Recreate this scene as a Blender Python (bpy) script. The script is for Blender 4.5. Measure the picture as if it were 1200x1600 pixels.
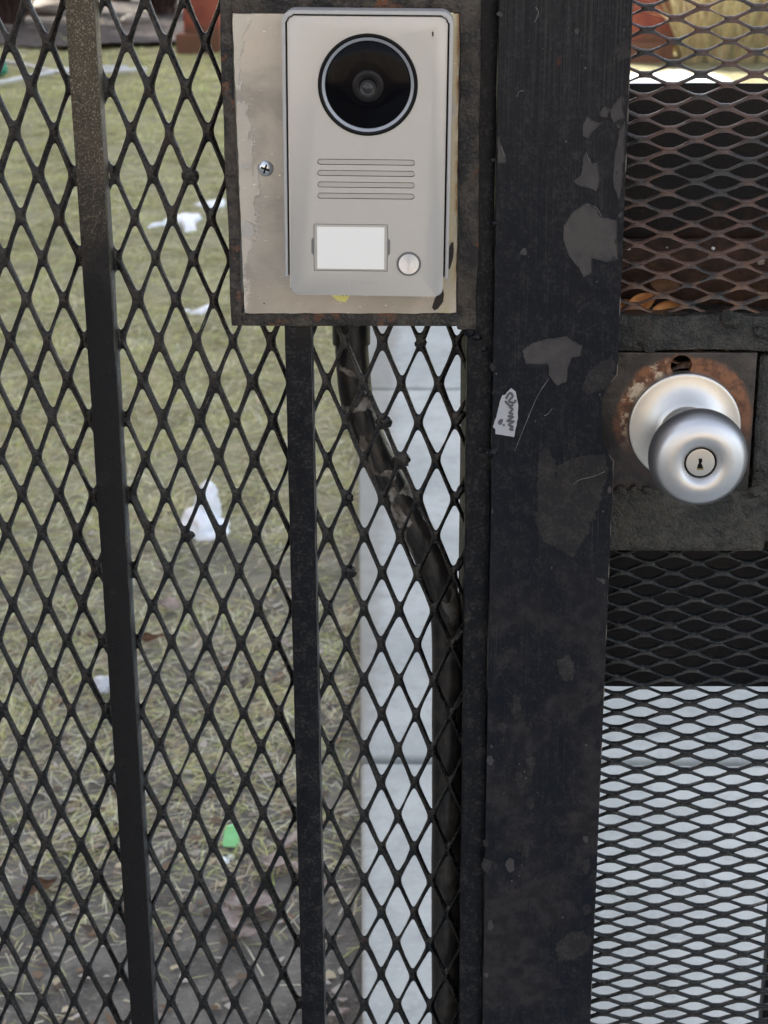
import bpy, bmesh, math, random
import numpy as np
from mathutils import Vector, Matrix, noise
from mathutils.geometry import tessellate_polygon

random.seed(7); rng = np.random.default_rng(7)
scene = bpy.context.scene
for o in list(bpy.data.objects): bpy.data.objects.remove(o)
COL = scene.collection

# ------------------------------------------------------------------ camera
F_PX = 2750.0; PITCH = math.radians(20.077); ROLL = math.radians(0.3146); YAW = math.radians(-1.455)
CAM_D = 1.072; CAM_H = 1.37
CAM = Vector((0, -CAM_D, CAM_H))
_f = Vector((math.sin(YAW)*math.cos(PITCH), math.cos(YAW)*math.cos(PITCH), -math.sin(PITCH)))
_r0 = Vector((math.cos(YAW), -math.sin(YAW), 0)); _d0 = _f.cross(_r0)
_r = _r0*math.cos(ROLL) + _d0*math.sin(ROLL); _d = -_r0*math.sin(ROLL) + _d0*math.cos(ROLL)
cam_data = bpy.data.cameras.new('camera'); cam = bpy.data.objects.new('camera', cam_data); COL.objects.link(cam)
cam.matrix_world = Matrix(((_r.x, -_d.x, -_f.x, CAM.x), (_r.y, -_d.y, -_f.y, CAM.y), (_r.z, -_d.z, -_f.z, CAM.z), (0, 0, 0, 1)))
cam_data.sensor_fit = 'VERTICAL'; cam_data.sensor_height = 36; cam_data.sensor_width = 27
cam_data.lens = F_PX/1600*36; cam_data.clip_start = 0.02; cam_data.clip_end = 1000
cam_data.dof.use_dof = True; cam_data.dof.focus_distance = 1.10; cam_data.dof.aperture_fstop = 21
scene.camera = cam

# ------------------------------------------------------------------ sky, sun, exposure
SUN_EL = math.radians(33); SUN_DIR = Vector((-0.75, 0.66, 0)).normalized()      # towards the sun
world = bpy.data.worlds.new('World'); scene.world = world; world.use_nodes = True
wn = world.node_tree.nodes; wl = world.node_tree.links; wn.clear()
sky = wn.new('ShaderNodeTexSky'); sky.sky_type = 'NISHITA'; sky.sun_disc = False
sky.sun_elevation = SUN_EL; sky.sun_rotation = math.atan2(SUN_DIR.x, SUN_DIR.y)
sky.air_density = 1.0; sky.dust_density = 2.5; sky.ozone_density = 0.6
hs = wn.new('ShaderNodeHueSaturation'); hs.inputs['Saturation'].default_value = 0.48
bg = wn.new('ShaderNodeBackground'); bg.inputs['Strength'].default_value = 0.15
wo = wn.new('ShaderNodeOutputWorld')
wl.new(sky.outputs[0], hs.inputs['Color']); wl.new(hs.outputs[0], bg.inputs['Color']); wl.new(bg.outputs[0], wo.inputs['Surface'])
sd = bpy.data.lights.new('sun', 'SUN'); sd.energy = 4.5; sd.angle = math.radians(0.5); sd.color = (1.0, 0.93, 0.82)
sun = bpy.data.objects.new('sun', sd); COL.objects.link(sun)
to_sun = (SUN_DIR*math.cos(SUN_EL) + Vector((0, 0, math.sin(SUN_EL))))
sun.rotation_euler = to_sun.to_track_quat('Z', 'Y').to_euler(); sun.location = (-20, 15, 20)
vs = scene.view_settings
vs.view_transform = 'Standard'; vs.look = 'None'; vs.gamma = 1; vs.exposure = 1.8; vs.use_curve_mapping = False

# ------------------------------------------------------------------ helpers
def ray(px, py):
    return _f + _r*((px-600)/F_PX) + _d*((py-800)/F_PX)
def P(px, py, Y):                     # point of the upright plane y = Y seen at a photo position
    d = ray(px, py); return CAM + d*((Y-CAM.y)/d.y)
def G(px, py, Z=0.0):                 # point of the ground seen at a photo position
    d = ray(px, py); return CAM + d*((Z-CAM.z)/d.z)
def X(px, py, Y): return P(px, py, Y).x
def Zh(px, py, Y): return P(px, py, Y).z

def tag(o, label=None, cat=None, group=None, kind=None):
    for k, v in (('label', label), ('category', cat), ('group', group), ('kind', kind)):
        if v: o[k] = v
    return o
def empty(name, loc, label, cat, group=None):
    e = bpy.data.objects.new(name, None); e.location = loc; e.empty_display_size = 0.05
    COL.objects.link(e); return tag(e, label, cat, group)
def worldloc(o):
    v = Vector(o.location)
    while o.parent: o = o.parent; v += o.location
    return v
def finish(name, me, mat, parent=None, origin=None, smooth=False, auto=None):
    """link a mesh whose vertices are in world space; origin shifted to parent's base or to origin"""
    off = Vector(origin) if origin is not None else (worldloc(parent) if parent else Vector((0, 0, 0)))
    me.transform(Matrix.Translation(-off))
    o = bpy.data.objects.new(name, me); COL.objects.link(o)
    if mat: me.materials.append(mat)
    if parent:
        o.parent = parent; o.location = off - worldloc(parent)
    else: o.location = off
    if smooth or auto:
        me.polygons.foreach_set('use_smooth', [True]*len(me.polygons))
        if auto: me.set_sharp_from_angle(angle=math.radians(auto))
    me.update(); return o
def from_bm(name, bm, mat, parent=None, origin=None, smooth=False, auto=None):
    bmesh.ops.recalc_face_normals(bm, faces=bm.faces)
    me = bpy.data.meshes.new(name); bm.to_mesh(me); bm.free()
    return finish(name, me, mat, parent, origin, smooth, auto)
def warp(bm, amp, scale, seed=0.0, axes=(1, 1, 1)):
    for v in bm.verts:
        n = noise.noise_vector(v.co*scale + Vector((seed, seed*1.7, -seed)))
        v.co += Vector((n.x*axes[0], n.y*axes[1], n.z*axes[2]))*amp
def box_bm(x0, x1, y0, y1, z0, z1, bevel=0.0, seg=2, cut=None, bm=None):
    bm = bm or bmesh.new()
    r = bmesh.ops.create_cube(bm, size=1.0)
    for v in r['verts']:
        v.co = Vector(((x0+x1)/2+v.co.x*(x1-x0), (y0+y1)/2+v.co.y*(y1-y0), (z0+z1)/2+v.co.z*(z1-z0)))
    if bevel: bmesh.ops.bevel(bm, geom=bm.edges[:], offset=bevel, segments=seg, affect='EDGES', profile=0.5)
    if cut:
        for ax in range(3):
            lo, hi = ((x0, x1), (y0, y1), (z0, z1))[ax]
            n = int((hi-lo)/cut)
            for k in range(1, n):
                co = [0, 0, 0]; co[ax] = lo+(hi-lo)*k/n; no = [0, 0, 0]; no[ax] = 1
                bmesh.ops.bisect_plane(bm, geom=bm.verts[:]+bm.edges[:]+bm.faces[:], plane_co=co, plane_no=no)
    return bm
def old_bar(name, x0, x1, y0, y1, z0, z1, mat, parent, bevel=0.0012, amp=0.0005, cut=0.02, seed=0, **k):
    bm = box_bm(x0, x1, y0, y1, z0, z1, bevel, 2, cut)
    warp(bm, amp, 25, seed); warp(bm, amp*0.45, 110, seed+3)
    return from_bm(name, bm, mat, parent, auto=40, **k)
def lathe_bm(profile, c, seg=64, bm=None):
    """profile of (radius, depth towards the viewer) turned about the -y axis through c"""
    bm = bm or bmesh.new(); rings = []
    for r, h in profile:
        if r < 1e-6: rings.append([bm.verts.new((c[0], c[1]-h, c[2]))])
        else: rings.append([bm.verts.new((c[0]+r*math.cos(2*math.pi*k/seg), c[1]-h, c[2]+r*math.sin(2*math.pi*k/seg))) for k in range(seg)])
    for a, b in zip(rings, rings[1:]):
        for k in range(seg):
            k2 = (k+1) % seg
            if len(a) == 1 and len(b) == 1: continue
            if len(a) == 1: bm.faces.new((a[0], b[k], b[k2]))
            elif len(b) == 1: bm.faces.new((a[k], b[0], a[k2]))
            else: bm.faces.new((a[k], b[k], b[k2], a[k2]))
    return bm
def poly_bm(pts, y_front, y_back, bm=None, bevel=0.0):
    """closed outline of (x, z) points extruded between two depths"""
    bm = bm or bmesh.new()
    f = [bm.verts.new((x, y_front, z)) for x, z in pts]; b = [bm.verts.new((x, y_back, z)) for x, z in pts]
    n = len(pts)
    ff = bm.faces.new(f); bm.faces.new(b[::-1])
    for k in range(n): bm.faces.new((f[k], b[k], b[(k+1) % n], f[(k+1) % n]))
    if bevel:
        bmesh.ops.bevel(bm, geom=[e for e in ff.edges], offset=bevel, segments=2, affect='EDGES', profile=0.5)
    return bm
def rrect(x0, x1, z0, z1, r, n=6, rb=None):
    rb = r if rb is None else rb
    out = []
    for cx, cz, a0, q in ((x1-r, z1-r, 0, r), (x0+r, z1-r, 90, r), (x0+rb, z0+rb, 180, rb), (x1-rb, z0+rb, 270, rb)):
        for k in range(n+1):
            a = math.radians(a0+90*k/n); out.append((cx+q*math.cos(a), cz+q*math.sin(a)))
    return out
def ragged(pts, amp=0.0006, step=0.0018, seed=0.0):
    out = []
    for (x0, z0), (x1, z1) in zip(pts, pts[1:]+pts[:1]):
        n = max(1, int(math.hypot(x1-x0, z1-z0)/step))
        for k in range(n):
            t = k/n; x = x0+(x1-x0)*t; z = z0+(z1-z0)*t
            v = noise.noise_vector(Vector((x*420, z*420, seed)))
            out.append((x+v.x*amp, z+v.y*amp))
    return out
def flat_patch(name, px_pts, Y, mat, parent, thick=0.00022, amp=0.0006, seed=0.0, step=0.0018, **k):
    pts = [(P(x, y, Y).x, P(x, y, Y).z) for x, y in px_pts]
    rp = ragged(pts, amp, step, seed); n = len(rp); bm = bmesh.new()
    f = [bm.verts.new((x, Y-thick, z)) for x, z in rp]; b = [bm.verts.new((x, Y+0.0008, z)) for x, z in rp]
    for t in tessellate_polygon([[Vector((x, z, 0)) for x, z in rp]]):
        try: bm.faces.new([f[i] for i in t])
        except ValueError: pass
    for i in range(n): bm.faces.new((f[i], b[i], b[(i+1) % n], f[(i+1) % n]))
    return from_bm(name, bm, mat, parent, **k)
def boolean_cut(o, cutter_bm):
    me = bpy.data.meshes.new('cut'); bmesh.ops.recalc_face_normals(cutter_bm, faces=cutter_bm.faces); cutter_bm.to_mesh(me); cutter_bm.free()
    c = bpy.data.objects.new('cut', me); COL.objects.link(c)
    m = o.modifiers.new('b', 'BOOLEAN'); m.operation = 'DIFFERENCE'; m.solver = 'EXACT'; m.use_self = True; m.object = c
    bpy.context.view_layer.update()
    dg = bpy.context.evaluated_depsgraph_get()
    new = bpy.data.meshes.new_from_object(o.evaluated_get(dg)); o.modifiers.clear()
    old = o.data; o.data = new; bpy.data.meshes.remove(old)
    bpy.data.objects.remove(c); bpy.data.meshes.remove(me)
    o.data.set_sharp_from_angle(angle=math.radians(35))
    return o
def tube_bm(path, rad, seg=10, bm=None, cap=True):
    bm = bm or bmesh.new(); rings = []
    n = len(path)
    up = Vector((0.13, 1, 0.07)).normalized()
    for i, p in enumerate(path):
        t = (Vector(path[min(i+1, n-1)])-Vector(path[max(i-1, 0)])).normalized()
        u = t.cross(up)
        if u.length < 1e-3: u = t.cross(Vector((1, 0, 0)))
        u.normalize(); w = t.cross(u)
        r = rad[i] if isinstance(rad, (list, tuple)) else rad
        rings.append([bm.verts.new(Vector(p)+(u*math.cos(2*math.pi*k/seg)+w*math.sin(2*math.pi*k/seg))*r) for k in range(seg)])
    for a, b in zip(rings, rings[1:]):
        for k in range(seg): bm.faces.new((a[k], a[(k+1) % seg], b[(k+1) % seg], b[k]))
    if cap: bm.faces.new(rings[0][::-1]); bm.faces.new(rings[-1])
    return bm
def lump_bm(c, size, amp=0.25, freq=1.6, sub=3, seed=0.0, flat=None, bm=None):
    bm = bm or bmesh.new()
    r = bmesh.ops.create_icosphere(bm, subdivisions=sub, radius=1.0)
    for v in r['verts']:
        n = v.co.normalized()
        k = 1 + amp*noise.fractal(n*freq+Vector((seed, seed, seed)), 0.8, 2.0, 4)
        q = n*k
        if flat is not None and q.z < flat: q.z = flat
        v.co = Vector((c[0]+q.x*size[0], c[1]+q.y*size[1], c[2]+q.z*size[2]))
    return bm
def catmull(pts, n=8):
    pts = [Vector(p) for p in pts]; out = []
    for i in range(len(pts)-1):
        p0, p1, p2, p3 = pts[max(i-1, 0)], pts[i], pts[i+1], pts[min(i+2, len(pts)-1)]
        for k in range(n):
            t = k/n
            out.append(0.5*((2*p1)+(p2-p0)*t+(2*p0-5*p1+4*p2-p3)*t*t+(3*p1-p0-3*p2+p3)*t**3))
    out.append(pts[-1]); return out

# ------------------------------------------------------------------ materials
class N:
    def __init__(s, name):
        s.m = bpy.data.materials.new(name); s.m.use_nodes = True
        s.t = s.m.node_tree; s.t.nodes.clear()
        s.out = s.t.nodes.new('ShaderNodeOutputMaterial'); s.b = s.t.nodes.new('ShaderNodeBsdfPrincipled')
        s.t.links.new(s.b.outputs[0], s.out.inputs['Surface'])
        s.geo = s.t.nodes.new('ShaderNodeNewGeometry'); s.pos = s.geo.outputs['Position']
    def link(s, a, b): s.t.links.new(a, b)
    def put(s, sock, v):
        if isinstance(v, bpy.types.NodeSocket): s.link(v, sock)
        elif isinstance(v, (tuple, list)) and len(v) == 3 and sock.type == 'RGBA': sock.default_value = (*v, 1)
        else: sock.default_value = v
    def scaled(s, sc, loc=(0, 0, 0)):
        n = s.t.nodes.new('ShaderNodeMapping'); n.inputs['Scale'].default_value = sc; n.inputs['Location'].default_value = loc
        s.link(s.pos, n.inputs['Vector']); return n.outputs[0]
    def noise(s, scale, detail=4, rough=0.55, vec=None, dist=0.0):
        n = s.t.nodes.new('ShaderNodeTexNoise'); n.inputs['Scale'].default_value = scale; n.inputs['Detail'].default_value = detail
        n.inputs['Roughness'].default_value = rough; n.inputs['Distortion'].default_value = dist
        s.link(vec or s.pos, n.inputs['Vector']); return n.outputs['Fac']
    def vor(s, scale, vec=None, feature='F1', out='Distance', rnd=1.0):
        n = s.t.nodes.new('ShaderNodeTexVoronoi'); n.feature = feature; n.inputs['Scale'].default_value = scale; n.inputs['Randomness'].default_value = rnd
        s.link(vec or s.pos, n.inputs['Vector']); return n.outputs[out]
    def ramp(s, fac, lo, hi, a=0.0, b=1.0):
        n = s.t.nodes.new('ShaderNodeMapRange'); n.interpolation_type = 'SMOOTHSTEP'
        for k, v in zip(('From Min', 'From Max', 'To Min', 'To Max'), (lo, hi, a, b)): n.inputs[k].default_value = v
        s.link(fac, n.inputs['Value']); return n.outputs[0]
    def math(s, op, a, b=0.0, clamp=False):
        n = s.t.nodes.new('ShaderNodeMath'); n.operation = op; n.use_clamp = clamp
        s.put(n.inputs[0], a); s.put(n.inputs[1], b); return n.outputs[0]
    def mix(s, fac, a, b):
        n = s.t.nodes.new('ShaderNodeMix'); n.data_type = 'RGBA'
        s.put(n.inputs[0], fac); s.put(n.inputs[6], a); s.put(n.inputs[7], b); return n.outputs[2]
    def sep(s):
        n = s.t.nodes.new('ShaderNodeSeparateXYZ'); s.link(s.pos, n.inputs[0]); return n.outputs
    def dist(s, p):
        n = s.t.nodes.new('ShaderNodeVectorMath'); n.operation = 'DISTANCE'; s.link(s.pos, n.inputs[0]); n.inputs[1].default_value = p
        return n.outputs['Value']
    def bump(s, h, strength=0.3, distance=0.001, prev=None):
        n = s.t.nodes.new('ShaderNodeBump'); n.inputs['Strength'].default_value = strength; n.inputs['Distance'].default_value = distance
        s.link(h, n.inputs['Height'])
        if prev: s.link(prev, n.inputs['Normal'])
        s.link(n.outputs[0], s.b.inputs['Normal']); return n.outputs[0]
    def attr(s, name):
        n = s.t.nodes.new('ShaderNodeAttribute'); n.attribute_name = name; return n.outputs['Color']
    def set(s, **k):
        for a, v in k.items():
            s.put(s.b.inputs[{'color': 'Base Color', 'rough': 'Roughness', 'metal': 'Metallic', 'spec': 'Specular IOR Level', 'coat': 'Coat Weight',
                              'coatr': 'Coat Roughness', 'sub': 'Subsurface Weight', 'trans': 'Transmission Weight', 'alpha': 'Alpha', 'ior': 'IOR', 'aniso': 'Anisotropic'}[a]], v)
        return s.m

def plain(name, color, rough=0.5, metal=0.0, **k):
    return N(name).set(color=color, rough=rough, metal=metal, **k)

def paint_mat(name, base=(0.013, 0.014, 0.017), worn=(0.055, 0.05, 0.047), rust=(0.11, 0.048, 0.022), wear=(0.56, 0.64), rustr=(0.66, 0.74),
              rough=(0.32, 0.55), bumps=0.5, scale=1.0, streak=0.0, dust=(0.09, 0.088, 0.082), dustlvl=0.35, spec=0.2, bdist=0.0009, post=False, warm=False):
    n = N(name)
    big = n.noise(28*scale, 6, 0.6, dist=0.6); mid = n.noise(95*scale, 6, 0.65); fine = n.noise(520*scale, 4, 0.6); grit = n.noise(1500, 3, 0.6)
    comb = n.math('ADD', n.math('MULTIPLY', big, 0.6), n.math('MULTIPLY', mid, 0.4))
    w = n.ramp(comb, *wear); r = n.ramp(n.noise(46*scale, 5, 0.6, n.scaled((1, 1, 1), (3.1, 1.2, 7.7))), *rustr)
    c = n.mix(w, base, worn); c = n.mix(r, c, rust)
    d = n.math('MULTIPLY', n.ramp(n.math('MULTIPLY', fine, n.math('ADD', mid, 0.35)), 0.40, 0.58), dustlvl)
    c = n.mix(d, c, dust)
    spk = n.ramp(n.vor(300), 0.0, 0.10, 1.0, 0.0)
    spk = n.math('MULTIPLY', spk, n.ramp(n.noise(160, 2), 0.54, 0.62))
    c = n.mix(n.math('MULTIPLY', spk, 0.7), c, (0.17, 0.165, 0.155))
    h = n.math('ADD', n.math('MULTIPLY', fine, 0.5), n.math('ADD', mid, n.math('MULTIPLY', grit, 0.15)))
    if streak:
        st = n.noise(1.0, 3, 0.6, n.scaled((900, 900, 14))); h = n.math('ADD', h, n.math('MULTIPLY', st, streak))
        c = n.mix(n.math('MULTIPLY', n.ramp(st, 0.55, 0.8), 0.25*min(streak, 1)), c, dust)
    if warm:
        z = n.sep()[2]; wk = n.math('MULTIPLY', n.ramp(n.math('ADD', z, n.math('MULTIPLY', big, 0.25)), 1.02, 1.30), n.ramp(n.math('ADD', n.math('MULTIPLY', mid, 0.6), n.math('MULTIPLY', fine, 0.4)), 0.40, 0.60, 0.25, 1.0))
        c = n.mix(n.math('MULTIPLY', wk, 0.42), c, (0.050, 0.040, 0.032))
    if post:
        z = n.sep()[2]; st2 = n.noise(1.0, 4, 0.65, n.scaled((1300, 1300, 9)))
        upw = n.math('MULTIPLY', n.ramp(n.math('ADD', z, n.math('MULTIPLY', mid, 0.1)), 1.15, 1.37), n.ramp(st2, 0.40, 0.75))
        c = n.mix(n.math('MULTIPLY', upw, 0.5), c, (0.055, 0.055, 0.054))
        lo = n.math('MULTIPLY', n.ramp(n.math('ADD', n.noise(13, 6, 0.68, dist=0.4), n.math('MULTIPLY', fine, 0.06)), 0.44, 0.56), n.ramp(z, 1.0, 0.86))
        c = n.mix(n.math('MULTIPLY', lo, 0.9), c, n.mix(n.ramp(mid, 0.4, 0.6), (0.0125, 0.0112, 0.0132), (0.023, 0.0205, 0.0228)))
        flk = n.math('MULTIPLY', n.ramp(n.vor(150, n.scaled((1, 1, 0.7), (3, 1, 2))), 0.03, 0.10, 1, 0), n.ramp(n.noise(70, 3), 0.50, 0.60))
        c = n.mix(n.math('MULTIPLY', flk, 0.8), c, (0.13, 0.125, 0.12))
        rd = n.math('MULTIPLY', n.ramp(n.vor(32, n.scaled((1, 1, 0.6), (1, 1, 5))), 0.03, 0.07, 1, 0), n.ramp(n.noise(19, 2), 0.54, 0.6)); c = n.mix(n.math('MULTIPLY', rd, 0.8), c, (0.05, 0.018, 0.014))
    n.bump(h, bumps, bdist)
    rr = n.ramp(mid, 0.35, 0.65, *rough)
    return n.set(color=c, rough=rr, spec=spec)

M = {}
M['mesh'] = paint_mat('black_mesh_paint', base=(0.0034, 0.0038, 0.0048), worn=(0.0125, 0.0108, 0.0098), rust=(0.04, 0.021, 0.012), wear=(0.52, 0.66), rustr=(0.62, 0.74), rough=(0.15, 0.32), bumps=0.8, dustlvl=0.20, spec=0.32, bdist=0.0013, warm=True)  # bluish base paints in sky reflection low down, browner higher up
M['bar'] = paint_mat('black_bar_paint', base=(0.0036, 0.0044, 0.0070), worn=(0.016, 0.0145, 0.0135), wear=(0.58, 0.70), rustr=(0.72, 0.82), rough=(0.34, 0.52), bumps=0.35, dustlvl=0.2)
def old_bar_mat():
    # paint of the long picket: hammered and bronze-grey high up, smooth black lower down
    n = N('picket_paint'); z = n.sep()[2]
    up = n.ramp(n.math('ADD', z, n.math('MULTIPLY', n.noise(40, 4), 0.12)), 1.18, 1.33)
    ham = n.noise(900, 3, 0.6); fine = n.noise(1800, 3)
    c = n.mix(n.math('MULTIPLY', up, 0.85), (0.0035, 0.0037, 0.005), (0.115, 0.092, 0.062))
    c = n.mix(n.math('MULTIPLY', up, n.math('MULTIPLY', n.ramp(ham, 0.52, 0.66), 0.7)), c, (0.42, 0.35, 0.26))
    c = n.mix(n.math('MULTIPLY', n.ramp(n.noise(60, 6, 0.65), 0.60, 0.70), 0.8), c, (0.017, 0.016, 0.016))
    n.bump(n.math('ADD', n.math('MULTIPLY', ham, n.math('ADD', n.math('MULTIPLY', up, 1.0), 0.12)), n.math('MULTIPLY', fine, 0.15)), 1.0, 0.0022)
    return n.set(color=c, rough=n.ramp(n.noise(80, 4), 0.35, 0.65, 0.26, 0.42), spec=0.22)
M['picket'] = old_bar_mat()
M['frame'] = paint_mat('rusty_frame_paint', base=(0.016, 0.0145, 0.014), worn=(0.066, 0.053, 0.041), rust=(0.15, 0.055, 0.022), wear=(0.45, 0.60), rustr=(0.60, 0.68), rough=(0.32, 0.55), bumps=1.0, dustlvl=0.5, bdist=0.0024, spec=0.35)
M['post'] = paint_mat('black_post_paint', base=(0.0034, 0.0048, 0.0088), worn=(0.016, 0.0145, 0.0155), rust=(0.03, 0.02, 0.016), wear=(0.61, 0.64), rustr=(0.74, 0.8), rough=(0.33, 0.45), bumps=0.35, streak=1.0, dustlvl=0.12, post=True)
M['chip'] = paint_mat('grey_undercoat', base=(0.042, 0.039, 0.041), worn=(0.058, 0.054, 0.052), rust=(0.034, 0.031, 0.030), wear=(0.45, 0.6), rough=(0.45, 0.6), bumps=0.25, streak=0.7, dustlvl=0.1)
M['chip_dark'] = paint_mat('dark_undercoat', base=(0.0148, 0.0138, 0.0158), worn=(0.0215, 0.0202, 0.0212), rust=(0.017, 0.0148, 0.0155), wear=(0.45, 0.6), rough=(0.4, 0.55), bumps=0.25, streak=0.5, dustlvl=0.15)
M['lip'] = N('broken_paint_lip').set(color=(0.008, 0.0085, 0.011), rough=0.28, spec=0.5)
M['edge'] = plain('worn_steel_edge', (0.115, 0.10, 0.088), 0.45, 0.2)
M['chip_edge'] = plain('chipped_paint_edge', (0.15, 0.145, 0.14), 0.5)
M['rail'] = paint_mat('pitted_rail_paint', base=(0.014, 0.0135, 0.0115), worn=(0.040, 0.037, 0.029), rust=(0.04, 0.027, 0.02), wear=(0.42, 0.58), rustr=(0.64, 0.72), rough=(0.24, 0.46), bumps=1.0, scale=1.3, dustlvl=0.45, bdist=0.0034, spec=0.4)
M['sheet'] = paint_mat('black_sheet_paint', base=(0.004, 0.0042, 0.006), worn=(0.012, 0.006, 0.005), wear=(0.45, 0.6), rustr=(0.7, 0.8), rust=(0.035, 0.016, 0.012), rough=(0.4, 0.6), bumps=0.3, scale=0.5, dustlvl=0.15)
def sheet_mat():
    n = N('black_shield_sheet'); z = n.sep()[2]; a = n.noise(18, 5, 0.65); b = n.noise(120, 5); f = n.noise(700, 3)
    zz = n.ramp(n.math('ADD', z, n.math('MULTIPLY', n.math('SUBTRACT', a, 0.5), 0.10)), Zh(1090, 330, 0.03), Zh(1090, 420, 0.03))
    c = n.mix(n.math('MULTIPLY', zz, n.ramp(z, Zh(1090, 600, 0.03), Zh(1090, 560, 0.03))), n.mix(n.ramp(a, 0.45, 0.65), (0.0042, 0.0044, 0.0065), (0.010, 0.007, 0.007)), n.mix(n.ramp(b, 0.35, 0.65), (0.020, 0.009, 0.006), (0.055, 0.024, 0.015)))  # brown lower zone puts a reflection into the sheet's colour
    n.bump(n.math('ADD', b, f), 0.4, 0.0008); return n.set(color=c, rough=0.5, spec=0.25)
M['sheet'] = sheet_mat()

def gate_mesh_mat():
    n = N('gate_mesh_paint'); x, y, z = n.sep()
    big = n.noise(20, 5, 0.6, n.scaled((1, 1, 0.8), (0.3, 0, 0.11))); mid = n.noise(90, 5, 0.6); fine = n.noise(520, 4, 0.6)
    up = n.ramp(z, 0.98, 1.06)
    br = n.math('MULTIPLY', n.ramp(n.math('ADD', n.math('MULTIPLY', big, 0.7), n.math('MULTIPLY', mid, 0.3)), 0.42, 0.56), up)
    c = n.mix(up, (0.006, 0.0075, 0.0085), (0.026, 0.025, 0.0245))
    c = n.mix(br, c, (0.09, 0.05, 0.038))
    low = n.math('MULTIPLY', n.ramp(z, 1.17, 1.08), up)
    c = n.mix(n.math('MULTIPLY', low, n.ramp(mid, 0.42, 0.6)), c, (0.16, 0.085, 0.05))
    c = n.mix(n.math('MULTIPLY', n.ramp(fine, 0.56, 0.68), 0.4), c, (0.11, 0.105, 0.10))
    n.bump(n.math('ADD', fine, mid), 0.5, 0.0008)
    return n.set(color=c, rough=n.ramp(mid, 0.35, 0.65, 0.3, 0.55), spec=0.35)
M['gate_mesh'] = gate_mesh_mat()

def pipe_mat():
    n = N('peeling_pipe_paint'); z = n.sep()[2]
    a = n.noise(30, 2, 0.5, dist=0.5); b = n.noise(90, 4, 0.6); fine = n.noise(600, 4)
    hi = n.ramp(z, 0.86, 0.98)
    pk = n.math('ADD', n.math('MULTIPLY', a, 0.86), n.math('MULTIPLY', b, 0.14))
    pk = n.math('MULTIPLY', n.ramp(pk, 0.525, 0.54), n.math('ADD', n.math('MULTIPLY', hi, 0.95), 0.05))
    c = n.mix(pk, n.mix(n.ramp(b, 0.4, 0.65), (0.011, 0.0115, 0.013), (0.03, 0.026, 0.022)), n.mix(n.ramp(n.noise(160, 5), 0.4, 0.62), (0.10, 0.085, 0.07), (0.24, 0.23, 0.215)))
    n.bump(n.math('ADD', n.math('MULTIPLY', pk, -1.2), n.math('MULTIPLY', fine, 0.5)), 0.6, 0.0009)
    return n.set(color=c, rough=n.math('ADD', n.math('MULTIPLY', pk, 0.25), 0.3))
M['pipe'] = pipe_mat()

def alu_mat(name, col, rough, streak=0.2, metal=0.75):
    n = N(name); st = n.noise(1.0, 3, 0.6, n.scaled((30, 900, 2400))); f = n.noise(2600, 2)
    sm = n.noise(40, 4)
    c = n.mix(n.math('MULTIPLY', f, 0.25), col, tuple(v*0.8 for v in col))
    c = n.mix(n.math('MULTIPLY', n.ramp(sm, 0.35, 0.7), 0.12), c, tuple(v*0.82 for v in col))
    n.bump(n.math('ADD', st, f), streak, 0.0002)
    return n.set(color=c, rough=n.math('ADD', n.math('MULTIPLY', sm, 0.1), rough), metal=metal)
M['face'] = alu_mat('brushed_grey_aluminium', (0.512, 0.503, 0.49), 0.42, 0.12, 0.62)
M['hood'] = plain('grey_plastic_hood', (0.40, 0.39, 0.385), 0.38)
M['slotfloor'] = plain('recessed_grey', (0.42, 0.40, 0.375), 0.5, 0.3)
M['black'] = plain('black_plastic', (0.004, 0.004, 0.005), 0.35, spec=0.15)
M['ring'] = plain('lens_bezel', (0.30, 0.315, 0.35), 0.4, 0.3)
M['glass'] = N('dark_camera_glass').set(color=(0.0015, 0.0015, 0.0028), rough=0.16, spec=0.10)
M['lens_in'] = N('inner_lens').set(color=(0.008, 0.0085, 0.010), rough=0.3, spec=0.2)
M['lens_rim'] = plain('inner_lens_rim', (0.022, 0.022, 0.025), 0.3, 0.2)
M['card'] = plain('white_name_card', (0.78, 0.78, 0.76), 0.35)
M['chrome'] = N('brushed_steel_button').set(color=(0.86, 0.85, 0.85), rough=0.32, metal=0.75, aniso=0.85)
M['logo'] = plain('logo_grey', (0.43, 0.42, 0.41), 0.5, 0.4)
M['screw'] = plain('zinc_screw', (0.62, 0.65, 0.68), 0.28, 1.0)
M['tar'] = plain('black_paint_drip', (0.012, 0.009, 0.008), 0.3)
M['yellow'] = plain('yellow_sticker', (0.75, 0.72, 0.25), 0.6)

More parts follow.
